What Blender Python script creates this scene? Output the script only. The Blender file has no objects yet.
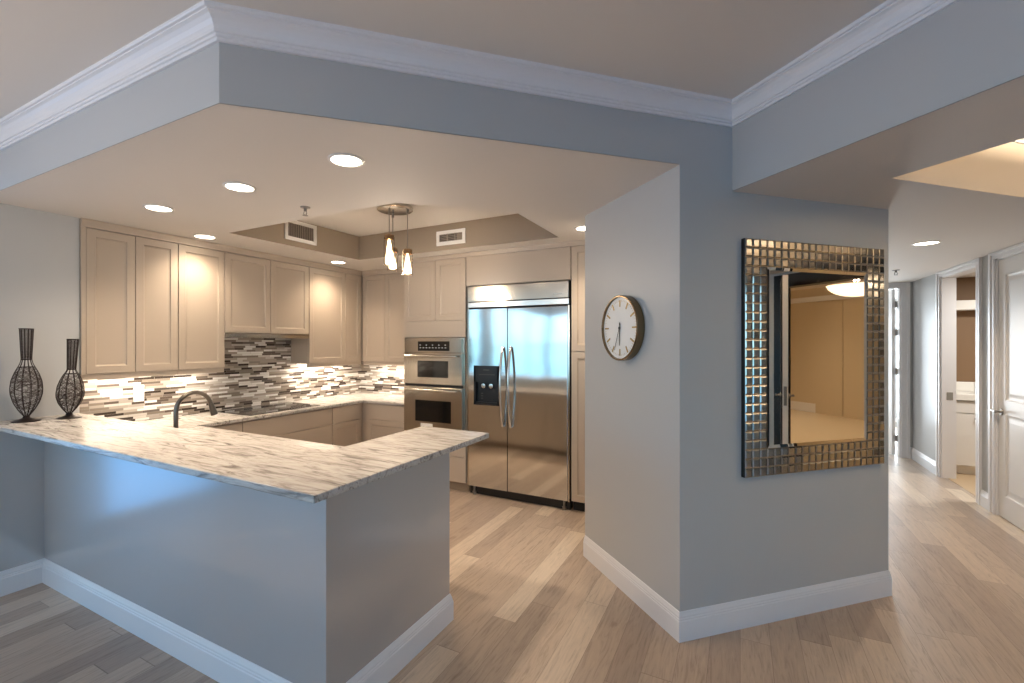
import bpy, bmesh, math, random
from mathutils import Vector, Matrix

random.seed(7)
S = bpy.context.scene
COL = S.collection
PI = math.pi
Q = math.sqrt(0.5)

# ------------------------------------------------------------------ camera
cam_data = bpy.data.cameras.new('camera')
cam_data.sensor_width = 36.0
cam_data.lens = 466.2 * 36.0 / 1024.0
cam_data.shift_x = 0.0203
cam_data.shift_y = 0.0016
cam_data.clip_start = 0.02
camera = bpy.data.objects.new('camera', cam_data)
COL.objects.link(camera)
camera.location = (0, 0, 1.6)
camera.rotation_euler = (PI / 2, 0, 0.4902)
S.camera = camera

# ------------------------------------------------------------------ exposure, world
S.view_settings.view_transform = 'Standard'
S.view_settings.look = 'None'
S.view_settings.gamma = 1.0
S.view_settings.use_curve_mapping = False
S.view_settings.exposure = 0.0
S.cycles.use_denoising = True
S.cycles.max_bounces = 10
S.cycles.diffuse_bounces = 6
S.cycles.glossy_bounces = 5
S.cycles.sample_clamp_indirect = 6.0
S.cycles.caustics_reflective = False
S.cycles.caustics_refractive = False

world = bpy.data.worlds.new('dusk_sky')
S.world = world
world.use_nodes = True
wn = world.node_tree
wn.nodes.clear()
w_out = wn.nodes.new('ShaderNodeOutputWorld')
w_bg = wn.nodes.new('ShaderNodeBackground')
w_tc = wn.nodes.new('ShaderNodeTexCoord')
w_sep = wn.nodes.new('ShaderNodeSeparateXYZ')
w_map = wn.nodes.new('ShaderNodeMapRange')
w_ramp = wn.nodes.new('ShaderNodeValToRGB')
w_map.inputs['From Min'].default_value = -0.5
w_map.inputs['From Max'].default_value = 0.8
wn.links.new(w_tc.outputs['Generated'], w_sep.inputs[0])
wn.links.new(w_sep.outputs['Z'], w_map.inputs['Value'])
wn.links.new(w_map.outputs[0], w_ramp.inputs['Fac'])
cr = w_ramp.color_ramp
cr.elements[0].position = 0.0
cr.elements[0].color = (0.10, 0.16, 0.26, 1)
cr.elements[1].position = 1.0
cr.elements[1].color = (0.03, 0.06, 0.12, 1)
# Fac = (z + 0.5) / 1.3: the horizon lies at 0.385
for pos, c in ((0.25, (0.16, 0.40, 0.80, 1)), (0.33, (0.24, 0.54, 0.80, 1)), (0.372, (0.34, 0.66, 0.76, 1)), (0.380, (0.18, 0.36, 0.42, 1)),
               (0.388, (0.42, 0.80, 1.0, 1)), (0.46, (0.44, 0.82, 1.12, 1)), (0.56, (0.20, 0.52, 0.98, 1)), (0.70, (0.06, 0.15, 0.30, 1))):
    e = cr.elements.new(pos)
    e.color = c
wn.links.new(w_ramp.outputs[0], w_bg.inputs['Color'])
w_bg.inputs['Strength'].default_value = 3.6
wn.links.new(w_bg.outputs[0], w_out.inputs[0])

WARM = (1.0, 0.79, 0.58)
CAN_W, CAB_W = 80.0, 1.9


def lamp(name, kind, loc, energy, color, size=0.1, size_y=None, direction=(0, 0, -1), spot=None, portal=False):
    d = bpy.data.lights.new(name, kind)
    d.energy = energy
    d.color = color
    if kind == 'AREA':
        d.shape = 'RECTANGLE' if size_y else 'DISK'
        d.size = size
        if size_y:
            d.size_y = size_y
        d.cycles.is_portal = portal
    elif kind == 'SPOT':
        d.spot_size = spot or 2.2
        d.spot_blend = 0.9
        d.shadow_soft_size = size
    else:
        d.shadow_soft_size = size
    o = bpy.data.objects.new(name, d)
    COL.objects.link(o)
    o.location = loc
    o.rotation_euler = Vector(direction).to_track_quat('-Z', 'Y').to_euler()
    return o


# daylight enters through the glass walls behind and beside the camera (portals sample the sky)
lamp('left_window_daylight', 'AREA', (-4.93, -1.78, 1.28), 1, (1, 1, 1), 4.9, 2.4, (1, 0, 0), portal=True)
lamp('back_window_daylight', 'AREA', (0.17 * Q + 3.5 * Q, 0.17 * Q - 3.5 * Q, 1.28), 1, (1, 1, 1), 3.3, 2.4, (-Q, Q, 0), portal=True)

lamp('fill_point_light', 'POINT', (-3.0, -1.7, 1.925), 140, (1, 0.87, 0.75), 0.07)  # unseen fill light, added for the ceiling and clock wall

lamp('corner_window_daylight', 'AREA', (-4.15, -4.24, 1.28), 1, (1, 1, 1), 1.5, 2.4, (0, 1, 0), portal=True)

# ------------------------------------------------------------------ materials
MATS = {}


def srgb(r, g, b):
    f = lambda v: (v / 255 / 12.92) if v / 255 <= 0.04045 else ((v / 255 + 0.055) / 1.055) ** 2.4
    return (f(r), f(g), f(b), 1)


def mat(name, color, rough=0.5, metal=0.0, spec=0.5, emit=None, estr=0.0, bump=0.0, bscale=60.0, stretch=(1, 1, 1),
        trans=0.0, coat=0.0, vary=0.0):
    m = bpy.data.materials.new(name)
    m.use_nodes = True
    nt = m.node_tree
    b = nt.nodes['Principled BSDF']
    b.inputs['Base Color'].default_value = color
    b.inputs['Roughness'].default_value = rough
    b.inputs['Metallic'].default_value = metal
    b.inputs['Specular IOR Level'].default_value = spec
    b.inputs['Transmission Weight'].default_value = trans
    b.inputs['Coat Weight'].default_value = coat
    if emit:
        b.inputs['Emission Color'].default_value = emit
        b.inputs['Emission Strength'].default_value = estr
    if bump or vary:
        tc = nt.nodes.new('ShaderNodeTexCoord')
        mp = nt.nodes.new('ShaderNodeMapping')
        mp.inputs['Scale'].default_value = stretch
        nz = nt.nodes.new('ShaderNodeTexNoise')
        nz.inputs['Scale'].default_value = bscale
        nz.inputs['Detail'].default_value = 3
        nt.links.new(tc.outputs['Object'], mp.inputs[0])
        nt.links.new(mp.outputs[0], nz.inputs['Vector'])
        if bump:
            bp = nt.nodes.new('ShaderNodeBump')
            bp.inputs['Strength'].default_value = bump
            bp.inputs['Distance'].default_value = 0.002
            nt.links.new(nz.outputs['Fac'], bp.inputs['Height'])
            nt.links.new(bp.outputs[0], b.inputs['Normal'])
        if vary:
            mx = nt.nodes.new('ShaderNodeMapRange')
            mx.inputs['To Min'].default_value = max(0.02, rough - vary)
            mx.inputs['To Max'].default_value = rough + vary
            nt.links.new(nz.outputs['Fac'], mx.inputs['Value'])
            nt.links.new(mx.outputs[0], b.inputs['Roughness'])
    MATS[name] = m
    return m


M_WALL = mat('wall_paint', srgb(182, 184, 185), 0.42, bump=0.05, bscale=180)
M_PANEL = mat('panel_paint', srgb(170, 169, 169), 0.36, bump=0.22, bscale=5, stretch=(1.6, 1.6, 0.12), coat=1.0)
M_PANEL.node_tree.nodes['Principled BSDF'].inputs['Coat Roughness'].default_value = 0.17
M_PANEL.node_tree.nodes['Principled BSDF'].inputs['Coat IOR'].default_value = 2.5
M_CEIL = mat('ceiling_paint', srgb(222, 217, 211), 0.7, bump=0.05, bscale=150)
M_TRIM = mat('trim_paint', srgb(228, 228, 230), 0.3)
M_DOOR = mat('door_paint', srgb(226, 224, 222), 0.33)
M_CAB = mat('taupe_lacquer', srgb(176, 163, 148), 0.38, bump=0.02, bscale=200)
M_TOE = mat('toe_kick', srgb(150, 132, 112), 0.5)
M_STEEL = mat('brushed_steel', srgb(206, 202, 198), 0.22, 1.0, bump=0.05, bscale=30, stretch=(1, 1, 40), vary=0.05)
M_STEEL2 = mat('satin_steel', srgb(192, 184, 172), 0.16, 1.0, bump=0.012, bscale=40, stretch=(40, 1, 1))
M_HANDLE = mat('handle_steel', srgb(220, 216, 210), 0.2, 1.0)
M_NICKEL = mat('brushed_nickel', srgb(150, 146, 140), 0.3, 1.0)
M_GRAPH = mat('graphite_metal', srgb(112, 106, 100), 0.32, 1.0)
M_STRIKE = mat('strike_nickel', srgb(150, 148, 142), 0.5, 0.3)
M_BLACKGLASS = mat('black_glass', srgb(14, 14, 15), 0.06)
M_BLACK = mat('black_plastic', srgb(16, 16, 18), 0.35)
M_DARK = mat('dark_gap', srgb(26, 24, 22), 0.6)
M_LENS = mat('lamp_lens', (1, 0.9, 0.75, 1), 0.5, emit=(1.0, 0.88, 0.70, 1), estr=14)
M_WHITE = mat('white_enamel', srgb(232, 230, 226), 0.35)
M_PLATE = mat('switch_plate_white', srgb(238, 236, 230), 0.3)
M_LED = mat('light_bar_diffuser', (1, 0.95, 0.88, 1), 0.5, emit=(1.0, 0.86, 0.68, 1), estr=2.5)
M_BRONZE = mat('dark_bronze_wire', srgb(38, 28, 26), 0.45, 0.6)
M_MESHWIRE = mat('fine_dark_wire', srgb(62, 50, 46), 0.5, 0.5)
M_GOLD = mat('brass_rim', srgb(132, 112, 86), 0.22, 1.0)
M_GOLDD = mat('gold_marks', srgb(176, 150, 96), 0.35, 0.8)
M_DIAL = mat('white_dial', srgb(240, 238, 234), 0.5)
M_MIRROR = mat('mirror_silver', srgb(232, 226, 216), 0.015, 1.0)
M_TILEMIRROR = mat('bronze_mirror_tile', srgb(176, 170, 160), 0.11, 1.0)
M_GROUT = mat('mirror_frame_black', srgb(30, 24, 20), 0.4)
M_GROUT2 = mat('tile_gap_bronze', srgb(150, 136, 116), 0.4, 0.6)
M_BROWNWALL = mat('brown_bath_paint', srgb(128, 100, 72), 0.6)
M_TAN = mat('tan_vestibule_panel', srgb(208, 192, 166), 0.45)
M_DARKDOOR = mat('espresso_door', srgb(22, 17, 15), 0.4)
M_CREAM = mat('cream_marble', srgb(222, 204, 176), 0.25, bump=0.0)
M_VENTB = mat('vent_backing', srgb(70, 62, 56), 0.6)
M_SLAT = mat('vent_slat', srgb(150, 140, 128), 0.5)
M_VENT = mat('vent_dark', srgb(92, 86, 80), 0.6)
M_GRANITE = M_FLOOR = M_MOSAIC = M_GLASS = None


def nodes(m):
    m.use_nodes = True
    nt = m.node_tree
    return nt, nt.nodes['Principled BSDF']


class G:
    """small helper to write node graphs"""
    def __init__(self, nt):
        self.nt = nt

    def n(self, t, **kw):
        x = self.nt.nodes.new(t)
        for k, v in kw.items():
            setattr(x, k, v)
        return x

    def set(self, sock, v):
        if hasattr(v, 'is_output'):
            self.nt.links.new(v, sock)
        else:
            sock.default_value = v

    def math(self, op, a, b=None, c=None):
        x = self.n('ShaderNodeMath', operation=op)
        for i, v in enumerate((a, b, c)):
            if v is not None:
                self.set(x.inputs[i], v)
        return x.outputs[0]

    def comb(self, x, y, z=0.0):
        c = self.n('ShaderNodeCombineXYZ')
        for i, v in enumerate((x, y, z)):
            self.set(c.inputs[i], v)
        return c.outputs[0]

    def white(self, vec):
        w = self.n('ShaderNodeTexWhiteNoise', noise_dimensions='3D')
        self.set(w.inputs['Vector'], vec)
        return w.outputs['Value']

    def noise(self, vec, scale, detail=4, rough=0.55, dist=0.0):
        x = self.n('ShaderNodeTexNoise')
        self.set(x.inputs['Vector'], vec)
        x.inputs['Scale'].default_value = scale
        x.inputs['Detail'].default_value = detail
        x.inputs['Roughness'].default_value = rough
        x.inputs['Distortion'].default_value = dist
        return x.outputs['Fac']

    def ramp(self, fac, stops, interp='LINEAR'):
        r = self.n('ShaderNodeValToRGB')
        r.color_ramp.interpolation = interp
        el = r.color_ramp.elements
        el[0].position, el[0].color = stops[0]
        el[1].position, el[1].color = stops[-1]
        for p, c in stops[1:-1]:
            e = el.new(p)
            e.color = c
        self.set(r.inputs['Fac'], fac)
        return r.outputs['Color']

    def mix(self, fac, a, b, mode='MIX'):
        x = self.n('ShaderNodeMix', data_type='RGBA', blend_type=mode)
        self.set(x.inputs['Factor'], fac)
        self.set(x.inputs['A'], a)
        self.set(x.inputs['B'], b)
        return next(o for o in x.outputs if o.type == 'RGBA')


def make_floor():
    m = bpy.data.materials.new('oak_planks')
    nt, b = nodes(m)
    g = G(nt)
    tc = g.n('ShaderNodeTexCoord')
    sp = g.n('ShaderNodeSeparateXYZ')
    nt.links.new(tc.outputs['Object'], sp.inputs[0])
    X, Y = sp.outputs['X'], sp.outputs['Y']
    W, LEN = 0.142, 1.25
    rx = g.math('DIVIDE', X, W)
    row = g.math('FLOOR', rx)
    fx = g.math('FRACT', rx)
    ro = g.white(g.comb(row, 3.7, 1.0))
    ln = g.math('ADD', 0.8, g.math('MULTIPLY', g.white(g.comb(row, 9.1, 2.0)), 0.9))
    ry = g.math('ADD', g.math('DIVIDE', g.math('DIVIDE', Y, LEN), ln), g.math('MULTIPLY', ro, 13.0))
    col = g.math('FLOOR', ry)
    fy = g.math('FRACT', ry)
    idv = g.white(g.comb(row, col, 5.0))
    idv2 = g.white(g.comb(row, col, 8.0))
    tone = g.ramp(idv, [(0.0, srgb(160, 143, 129)), (0.3, srgb(173, 156, 140)), (0.6, srgb(183, 166, 149)),
                        (0.88, srgb(190, 173, 155)), (1.0, srgb(208, 194, 176))])
    gv = g.comb(g.math('ADD', g.math('MULTIPLY', X, 16.0), g.math('MULTIPLY', idv, 40.0)),
                g.math('ADD', g.math('MULTIPLY', Y, 1.3), g.math('MULTIPLY', idv2, 30.0)))
    gr = g.noise(gv, 2.6, 6, 0.65, 1.6)
    grain = g.ramp(gr, [(0.30, (0.66, 0.64, 0.62, 1)), (0.47, (0.95, 0.95, 0.95, 1)), (0.75, (1.14, 1.13, 1.11, 1))])
    c = g.mix(1.0, tone, grain, 'MULTIPLY')
    kn = g.noise(g.comb(g.math('MULTIPLY', X, 7.0), g.math('MULTIPLY', Y, 3.2)), 1.0, 2, 0.5, 0.4)
    knot = g.ramp(kn, [(0.70, (1, 1, 1, 1)), (0.80, (0.62, 0.58, 0.55, 1))])
    c = g.mix(1.0, c, knot, 'MULTIPLY')
    e1 = g.math('LESS_THAN', fx, 0.016)
    e2 = g.math('LESS_THAN', fy, 0.0022)
    gap = g.math('MAXIMUM', e1, e2)
    c = g.mix(g.math('MULTIPLY', gap, 0.5), c, srgb(80, 64, 54))
    nt.links.new(c, b.inputs['Base Color'])
    rg = g.math('ADD', 0.30, g.math('MULTIPLY', gr, 0.16))
    nt.links.new(rg, b.inputs['Roughness'])
    bp = g.n('ShaderNodeBump')
    bp.inputs['Strength'].default_value = 0.25
    bp.inputs['Distance'].default_value = 0.002
    nt.links.new(g.math('SUBTRACT', g.math('MULTIPLY', gr, 0.3), gap), bp.inputs['Height'])
    nt.links.new(bp.outputs[0], b.inputs['Normal'])
    return m


def make_granite():
    m = bpy.data.materials.new('streaked_granite')
    nt, b = nodes(m)
    g = G(nt)
    tc = g.n('ShaderNodeTexCoord')
    mp = g.n('ShaderNodeMapping')
    mp.inputs['Rotation'].default_value = (0, 0, 0.06)
    mp.inputs['Scale'].default_value = (1.5, 9.5, 9.5)
    nt.links.new(tc.outputs['Object'], mp.inputs[0])
    n1 = g.noise(mp.outputs[0], 1.7, 9, 0.66, 2.0)
    mp2 = g.n('ShaderNodeMapping')
    mp2.inputs['Scale'].default_value = (3.6, 24.0, 24.0)
    mp2.inputs['Rotation'].default_value = (0, 0, 0.05)
    nt.links.new(tc.outputs['Object'], mp2.inputs[0])
    n2 = g.noise(mp2.outputs[0], 1.6, 6, 0.65, 0.6)
    c1 = g.ramp(n1, [(0.25, srgb(88, 84, 83)), (0.36, srgb(132, 126, 121)), (0.44, srgb(176, 170, 164)), (0.53, srgb(202, 198, 192)),
                     (0.61, srgb(194, 188, 181)), (0.69, srgb(164, 156, 149)), (0.82, srgb(200, 195, 189))])
    c2 = g.ramp(n2, [(0.33, (0.62, 0.60, 0.60, 1)), (0.42, (0.90, 0.89, 0.88, 1)), (0.55, (1, 1, 1, 1)), (0.75, (1.06, 1.05, 1.04, 1))])
    c = g.mix(1.0, c1, c2, 'MULTIPLY')
    nt.links.new(c, b.inputs['Base Color'])
    b.inputs['Roughness'].default_value = 0.24
    return m


def make_mosaic():
    m = bpy.data.materials.new('linear_glass_mosaic')
    nt, b = nodes(m)
    g = G(nt)
    tc = g.n('ShaderNodeTexCoord')
    sp = g.n('ShaderNodeSeparateXYZ')
    nt.links.new(tc.outputs['Object'], sp.inputs[0])
    u = g.math('ADD', sp.outputs['X'], sp.outputs['Y'])
    rz = g.math('DIVIDE', sp.outputs['Z'], 0.0215)
    row = g.math('FLOOR', rz)
    fz = g.math('FRACT', rz)
    ln = g.math('ADD', 0.10, g.math('MULTIPLY', g.white(g.comb(row, 2.2, 4.0)), 0.08))
    ru = g.math('ADD', g.math('DIVIDE', u, ln), g.math('MULTIPLY', g.white(g.comb(row, 7.7, 1.0)), 11.0))
    col = g.math('FLOOR', ru)
    fu = g.math('FRACT', ru)
    idv = g.white(g.comb(row, col, 3.0))
    tone = g.ramp(idv, [(0.0, srgb(58, 49, 44)), (0.14, srgb(92, 81, 73)), (0.28, srgb(128, 118, 108)), (0.48, srgb(162, 153, 144)),
                        (0.68, srgb(194, 188, 181)), (0.83, srgb(228, 226, 222))], 'CONSTANT')
    gap = g.math('MAXIMUM', g.math('LESS_THAN', fz, 0.07), g.math('LESS_THAN', fu, 0.014))
    c = g.mix(gap, tone, srgb(150, 142, 134))
    nt.links.new(c, b.inputs['Base Color'])
    rg = g.math('ADD', g.math('MULTIPLY', gap, 0.5), g.math('ADD', 0.08, g.math('MULTIPLY', g.white(g.comb(row, col, 6.0)), 0.25)))
    nt.links.new(rg, b.inputs['Roughness'])
    bp = g.n('ShaderNodeBump')
    bp.inputs['Strength'].default_value = 0.4
    bp.inputs['Distance'].default_value = 0.002
    bp.invert = True
    nt.links.new(gap, bp.inputs['Height'])
    nt.links.new(bp.outputs[0], b.inputs['Normal'])
    return m


def make_fridge_steel():
    m = bpy.data.materials.new('refrigerator_steel')
    nt, b = nodes(m)
    g = G(nt)
    b.inputs['Base Color'].default_value = srgb(208, 206, 203)
    b.inputs['Metallic'].default_value = 1.0
    b.inputs['Roughness'].default_value = 0.09
    tc = g.n('ShaderNodeTexCoord')
    mp = g.n('ShaderNodeMapping')
    mp.inputs['Scale'].default_value = (1.3, 1.0, 2.2)
    nt.links.new(tc.outputs['Object'], mp.inputs[0])
    n1 = g.noise(mp.outputs[0], 1.4, 1, 0.4)
    mp2 = g.n('ShaderNodeMapping')
    mp2.inputs['Scale'].default_value = (220, 1.0, 2.0)
    nt.links.new(tc.outputs['Object'], mp2.inputs[0])
    n2 = g.noise(mp2.outputs[0], 1.0, 2, 0.5)
    bp = g.n('ShaderNodeBump')
    bp.inputs['Strength'].default_value = 0.14
    bp.inputs['Distance'].default_value = 0.02
    nt.links.new(n1, bp.inputs['Height'])
    bp2 = g.n('ShaderNodeBump')
    bp2.inputs['Strength'].default_value = 0.03
    bp2.inputs['Distance'].default_value = 0.001
    nt.links.new(n2, bp2.inputs['Height'])
    nt.links.new(bp.outputs[0], bp2.inputs['Normal'])
    nt.links.new(bp2.outputs[0], b.inputs['Normal'])
    return m


def make_glass():
    m = mat('clear_lamp_glass', (1, 0.97, 0.92, 1), 0.03, trans=1.0)
    m.node_tree.nodes['Principled BSDF'].inputs['IOR'].default_value = 1.2
    return m


M_FLOOR, M_GRANITE, M_MOSAIC, M_FRIDGE, M_GLASS = make_floor(), make_granite(), make_mosaic(), make_fridge_steel(), make_glass()
M_BULB = mat('lit_bulb', (1, 0.85, 0.6, 1), 0.5, emit=(1.0, 0.80, 0.52, 1), estr=9)
M_AMBER = mat('amber_glass_top', srgb(236, 190, 140), 0.1, trans=0.6)
M_DOME = mat('alabaster_dome', srgb(240, 225, 195), 0.5, emit=(1.0, 0.82, 0.58, 1), estr=2.2)

M_DOMEV = mat('lit_alabaster_bowl', srgb(240, 225, 195), 0.5, emit=(1.0, 0.84, 0.62, 1), estr=2.2)


# ------------------------------------------------------------------ mesh helpers
def mc(c, d, z=None):
    """main-room axes (turned 45 degrees from the kitchen's) to world"""
    p = ((c - d) * Q, (c + d) * Q)
    return p if z is None else (p[0], p[1], z)


class MB:
    def __init__(self):
        self.v, self.f = [], []

    def add(self, verts, faces):
        o = len(self.v)
        self.v += [tuple(p) for p in verts]
        self.f += [tuple(i + o for i in f) for f in faces]
        return self

    def box(self, x0, x1, y0, y1, z0, z1, rot=None):
        vs = [(x, y, z) for z in (z0, z1) for x, y in ((x0, y0), (x1, y0), (x1, y1), (x0, y1))]
        if rot:
            vs = [mc(x, y, z) for x, y, z in vs]
        return self.add(vs, [(3, 2, 1, 0), (4, 5, 6, 7), (0, 1, 5, 4), (1, 2, 6, 5), (2, 3, 7, 6), (3, 0, 4, 7)])

    def obox(self, P, U, N, w, h, t, u0=0.0, z0=0.0, n0=0.0):
        """box from point P along U (width), Z (height), N (thickness)"""
        P, U, N = Vector(P), Vector(U), Vector(N)
        vs = []
        for z in (z0, z0 + h):
            for a, b in ((u0, n0), (u0 + w, n0), (u0 + w, n0 + t), (u0, n0 + t)):
                vs.append(P + U * a + N * b + Vector((0, 0, z)))
        fl = [(3, 2, 1, 0), (4, 5, 6, 7), (0, 1, 5, 4), (1, 2, 6, 5), (2, 3, 7, 6), (3, 0, 4, 7)]
        return self.add(vs, fl)

    def prism(self, pts, z0, z1):
        n = len(pts)
        vs = [(p[0], p[1], z0) for p in pts] + [(p[0], p[1], z1) for p in pts]
        return self.add(vs, [tuple(range(n - 1, -1, -1)), tuple(range(n, 2 * n))] + [(i, (i + 1) % n, n + (i + 1) % n, n + i) for i in range(n)])

    def lathe(self, prof, c=(0, 0, 0), seg=32, axis='Z', caps=True):
        vs, fs = [], []
        k = len(prof)
        for i in range(seg):
            a = 2 * PI * i / seg
            for r, z in prof:
                p = (r * math.cos(a), r * math.sin(a), z)
                vs.append(p)
        for i in range(seg):
            j = (i + 1) % seg
            for q in range(k - 1):
                fs.append((i * k + q, j * k + q, j * k + q + 1, i * k + q + 1))
        if caps and prof[0][0] > 1e-6:
            fs.append(tuple(i * k for i in range(seg - 1, -1, -1)))
        if caps and prof[-1][0] > 1e-6:
            fs.append(tuple(i * k + k - 1 for i in range(seg)))
        if axis == 'Z':
            R = Matrix.Identity(3)
        else:
            R = Vector((0, 0, 1)).rotation_difference(Vector(axis)).to_matrix()
        return self.add([R @ Vector(p) + Vector(c) for p in vs], fs)

    def tube(self, pts, r, seg=8, closed=False):
        pts = [Vector(p) for p in pts]
        n = len(pts)
        rs = r if isinstance(r, (list, tuple)) else [r] * n
        vs, fs = [], []
        prev = None
        for i, p in enumerate(pts):
            if closed:
                t = pts[(i + 1) % n] - pts[i - 1]
            else:
                t = pts[min(i + 1, n - 1)] - pts[max(i - 1, 0)]
            t.normalize()
            if prev is None:
                a = t.orthogonal().normalized()
            else:
                a = (prev - t * prev.dot(t))
                a = a.normalized() if a.length > 1e-6 else t.orthogonal().normalized()
            prev = a
            b = t.cross(a)
            for k in range(seg):
                an = 2 * PI * k / seg
                vs.append(p + (a * math.cos(an) + b * math.sin(an)) * rs[i])
        for i in range(n if closed else n - 1):
            j = (i + 1) % n
            for k in range(seg):
                l = (k + 1) % seg
                fs.append((i * seg + k, i * seg + l, j * seg + l, j * seg + k))
        if not closed:
            fs.append(tuple(range(seg - 1, -1, -1)))
            fs.append(tuple((n - 1) * seg + k for k in range(seg)))
        return self.add(vs, fs)

    def sweep(self, path, prof, side=1, closed=False):
        """moulding: profile (outward, z) swept along a plan path with mitred corners"""
        P = [Vector((p[0], p[1])) for p in path]
        n, k = len(P), len(prof)
        vs, fs = [], []
        for i in range(n):
            ds = []
            if i > 0 or closed:
                ds.append((P[i] - P[i - 1]).normalized())
            if i < n - 1 or closed:
                ds.append((P[(i + 1) % n] - P[i]).normalized())
            ns = [Vector((-d.y, d.x)) * side for d in ds]
            m = ns[0] if len(ns) == 1 else (ns[0] + ns[1]) / (1 + ns[0].dot(ns[1]))
            for o, z in prof:
                q = P[i] + m * o
                vs.append((q.x, q.y, z))
        for i in range(n if closed else n - 1):
            j = (i + 1) % n
            for q in range(k):
                r = (q + 1) % k
                fs.append((i * k + q, i * k + r, j * k + r, j * k + q))
        if not closed:
            fs.append(tuple(range(k)))
            fs.append(tuple((n - 1) * k + q for q in range(k - 1, -1, -1)))
        return self.add(vs, fs)

    def panel(self, P, U, N, w, h, t=0.02, stile=0.06, bev=0.012, rec=0.009, raised=False):
        """framed door front: P lower corner on the carcass, U width, N outward"""
        P, U, N = Vector(P), Vector(U), Vector(N)
        Z = Vector((0, 0, 1))
        rings = [(0, 0), (0, t - 0.002), (0.002, t), (stile, t), (stile + 0.004, t - rec * 0.6), (stile + bev, t - rec)]
        if raised:
            rings += [(stile + bev + 0.015, t - rec), (stile + bev + 0.045, t - 0.002)]
        vs, fs = [], []
        for ins, dep in rings:
            for a, b in ((ins, ins), (w - ins, ins), (w - ins, h - ins), (ins, h - ins)):
                vs.append(P + U * a + Z * b + N * dep)
        for r in range(len(rings) - 1):
            for k in range(4):
                l = (k + 1) % 4
                fs.append((r * 4 + k, r * 4 + l, r * 4 + 4 + l, r * 4 + 4 + k))
        e = (len(rings) - 1) * 4
        fs.append((e, e + 1, e + 2, e + 3))
        fs.append((3, 2, 1, 0))
        return self.add(vs, fs)

    def build(self, name, m, parent=None, bevel=0.0, smooth=False, root=None):
        me = bpy.data.meshes.new(name)
        o = bpy.data.objects.new(name, me)
        top = parent
        while top and top.parent:
            top = top.parent
        base = Vector(top.location) if top else Vector((0, 0, 0))
        vs = self.v
        if top:
            vs = [tuple(Vector(p) - base) for p in vs]
        me.from_pydata(vs, [], self.f)
        bm = bmesh.new()
        bm.from_mesh(me)
        bmesh.ops.remove_doubles(bm, verts=bm.verts, dist=1e-6)
        bmesh.ops.recalc_face_normals(bm, faces=bm.faces)
        bm.to_mesh(me)
        bm.free()
        me.materials.append(m)
        COL.objects.link(o)
        if parent:
            o.parent = parent
        if smooth:
            me.polygons.foreach_set('use_smooth', [True] * len(me.polygons))
            me.update()
            if hasattr(me, 'set_sharp_from_angle'):
                me.set_sharp_from_angle(angle=math.radians(40))
        if bevel:
            md = o.modifiers.new('edge', 'BEVEL')
            md.width = bevel
            md.segments = 2
            md.limit_method = 'ANGLE'
            md.angle_limit = math.radians(50)
        return o


def thing(name, label, cat, loc, group=None):
    o = bpy.data.objects.new(name, None)
    COL.objects.link(o)
    o.location = loc
    o.empty_display_size = 0.1
    o['label'] = label
    o['category'] = cat
    if group:
        o['group'] = group
    return o


def tag(o, label, cat, group=None):
    o['label'] = label
    o['category'] = cat
    if group:
        o['group'] = group
    return o


def struct(name, mb, m, label, cat, parent=None, **kw):
    o = mb.build(name, m, parent, **kw)
    if parent is None:
        o['kind'] = 'structure'
        o['label'] = label
        o['category'] = cat
    return o


def hole_plane(outer, holes, z):
    """flat ceiling with openings"""
    me = bmesh.new()
    edges = []
    for loop in [outer] + holes:
        vs = [me.verts.new((p[0], p[1], z)) for p in loop]
        for i in range(len(vs)):
            edges.append(me.edges.new((vs[i], vs[(i + 1) % len(vs)])))
    bmesh.ops.triangle_fill(me, edges=edges, use_beauty=True, use_dissolve=False)
    me.verts.index_update()
    mb = MB()
    mb.add([v.co[:] for v in me.verts], [[v.index for v in f.verts] for f in me.faces])
    me.free()
    return mb


# ------------------------------------------------------------------ the setting
DW = 2.105                     # main wall plane (mirror wall, header)
CW = 1.700                     # clock wall plane
CB = 2.052                     # beam face
P1, P2 = mc(CW, DW), mc(3.285, DW)
PH = (-1.842, 1.135)           # bend of the header
P5 = mc(CW, 3.155)
HX = 0.834                     # hall left wall
ZS, ZH, ZM = 2.56, 2.45, 2.915  # kitchen soffit, hall ceiling, main ceiling
BK, LK = 5.0, -4.775           # kitchen back and left walls
RX = 2.11                      # hall right wall
YE = 8.45

struct('floor', MB().box(-5.2, 8.5, -4.6, 12.0, -0.08, 0.0), M_FLOOR, 'oak plank floor running through room, kitchen and hall', 'floor')

struct('wall_center', MB().prism([P1, P2, (HX, YE), (-1.045, YE), (-1.045, 3.48), P5], 0, ZM + 0.05), M_WALL,
       'grey wall block between kitchen and hall, carrying clock and mirror', 'wall')
# header over the kitchen opening, two stretches that meet at an angle
hp = MB()
hp.prism([PH, P1, mc(CW, DW + 0.12), (PH[0] - 0.05, PH[1] + 0.12)], ZS + 0.003, ZM + 0.05)
hp.prism([(-5.0, 1.135), PH, (PH[0] - 0.05, PH[1] + 0.12), (-5.0, 1.255)], ZS + 0.003, ZM + 0.05)
struct('wall_header', hp, M_WALL, 'grey header band over the kitchen opening below the crown moulding', 'wall')

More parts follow.
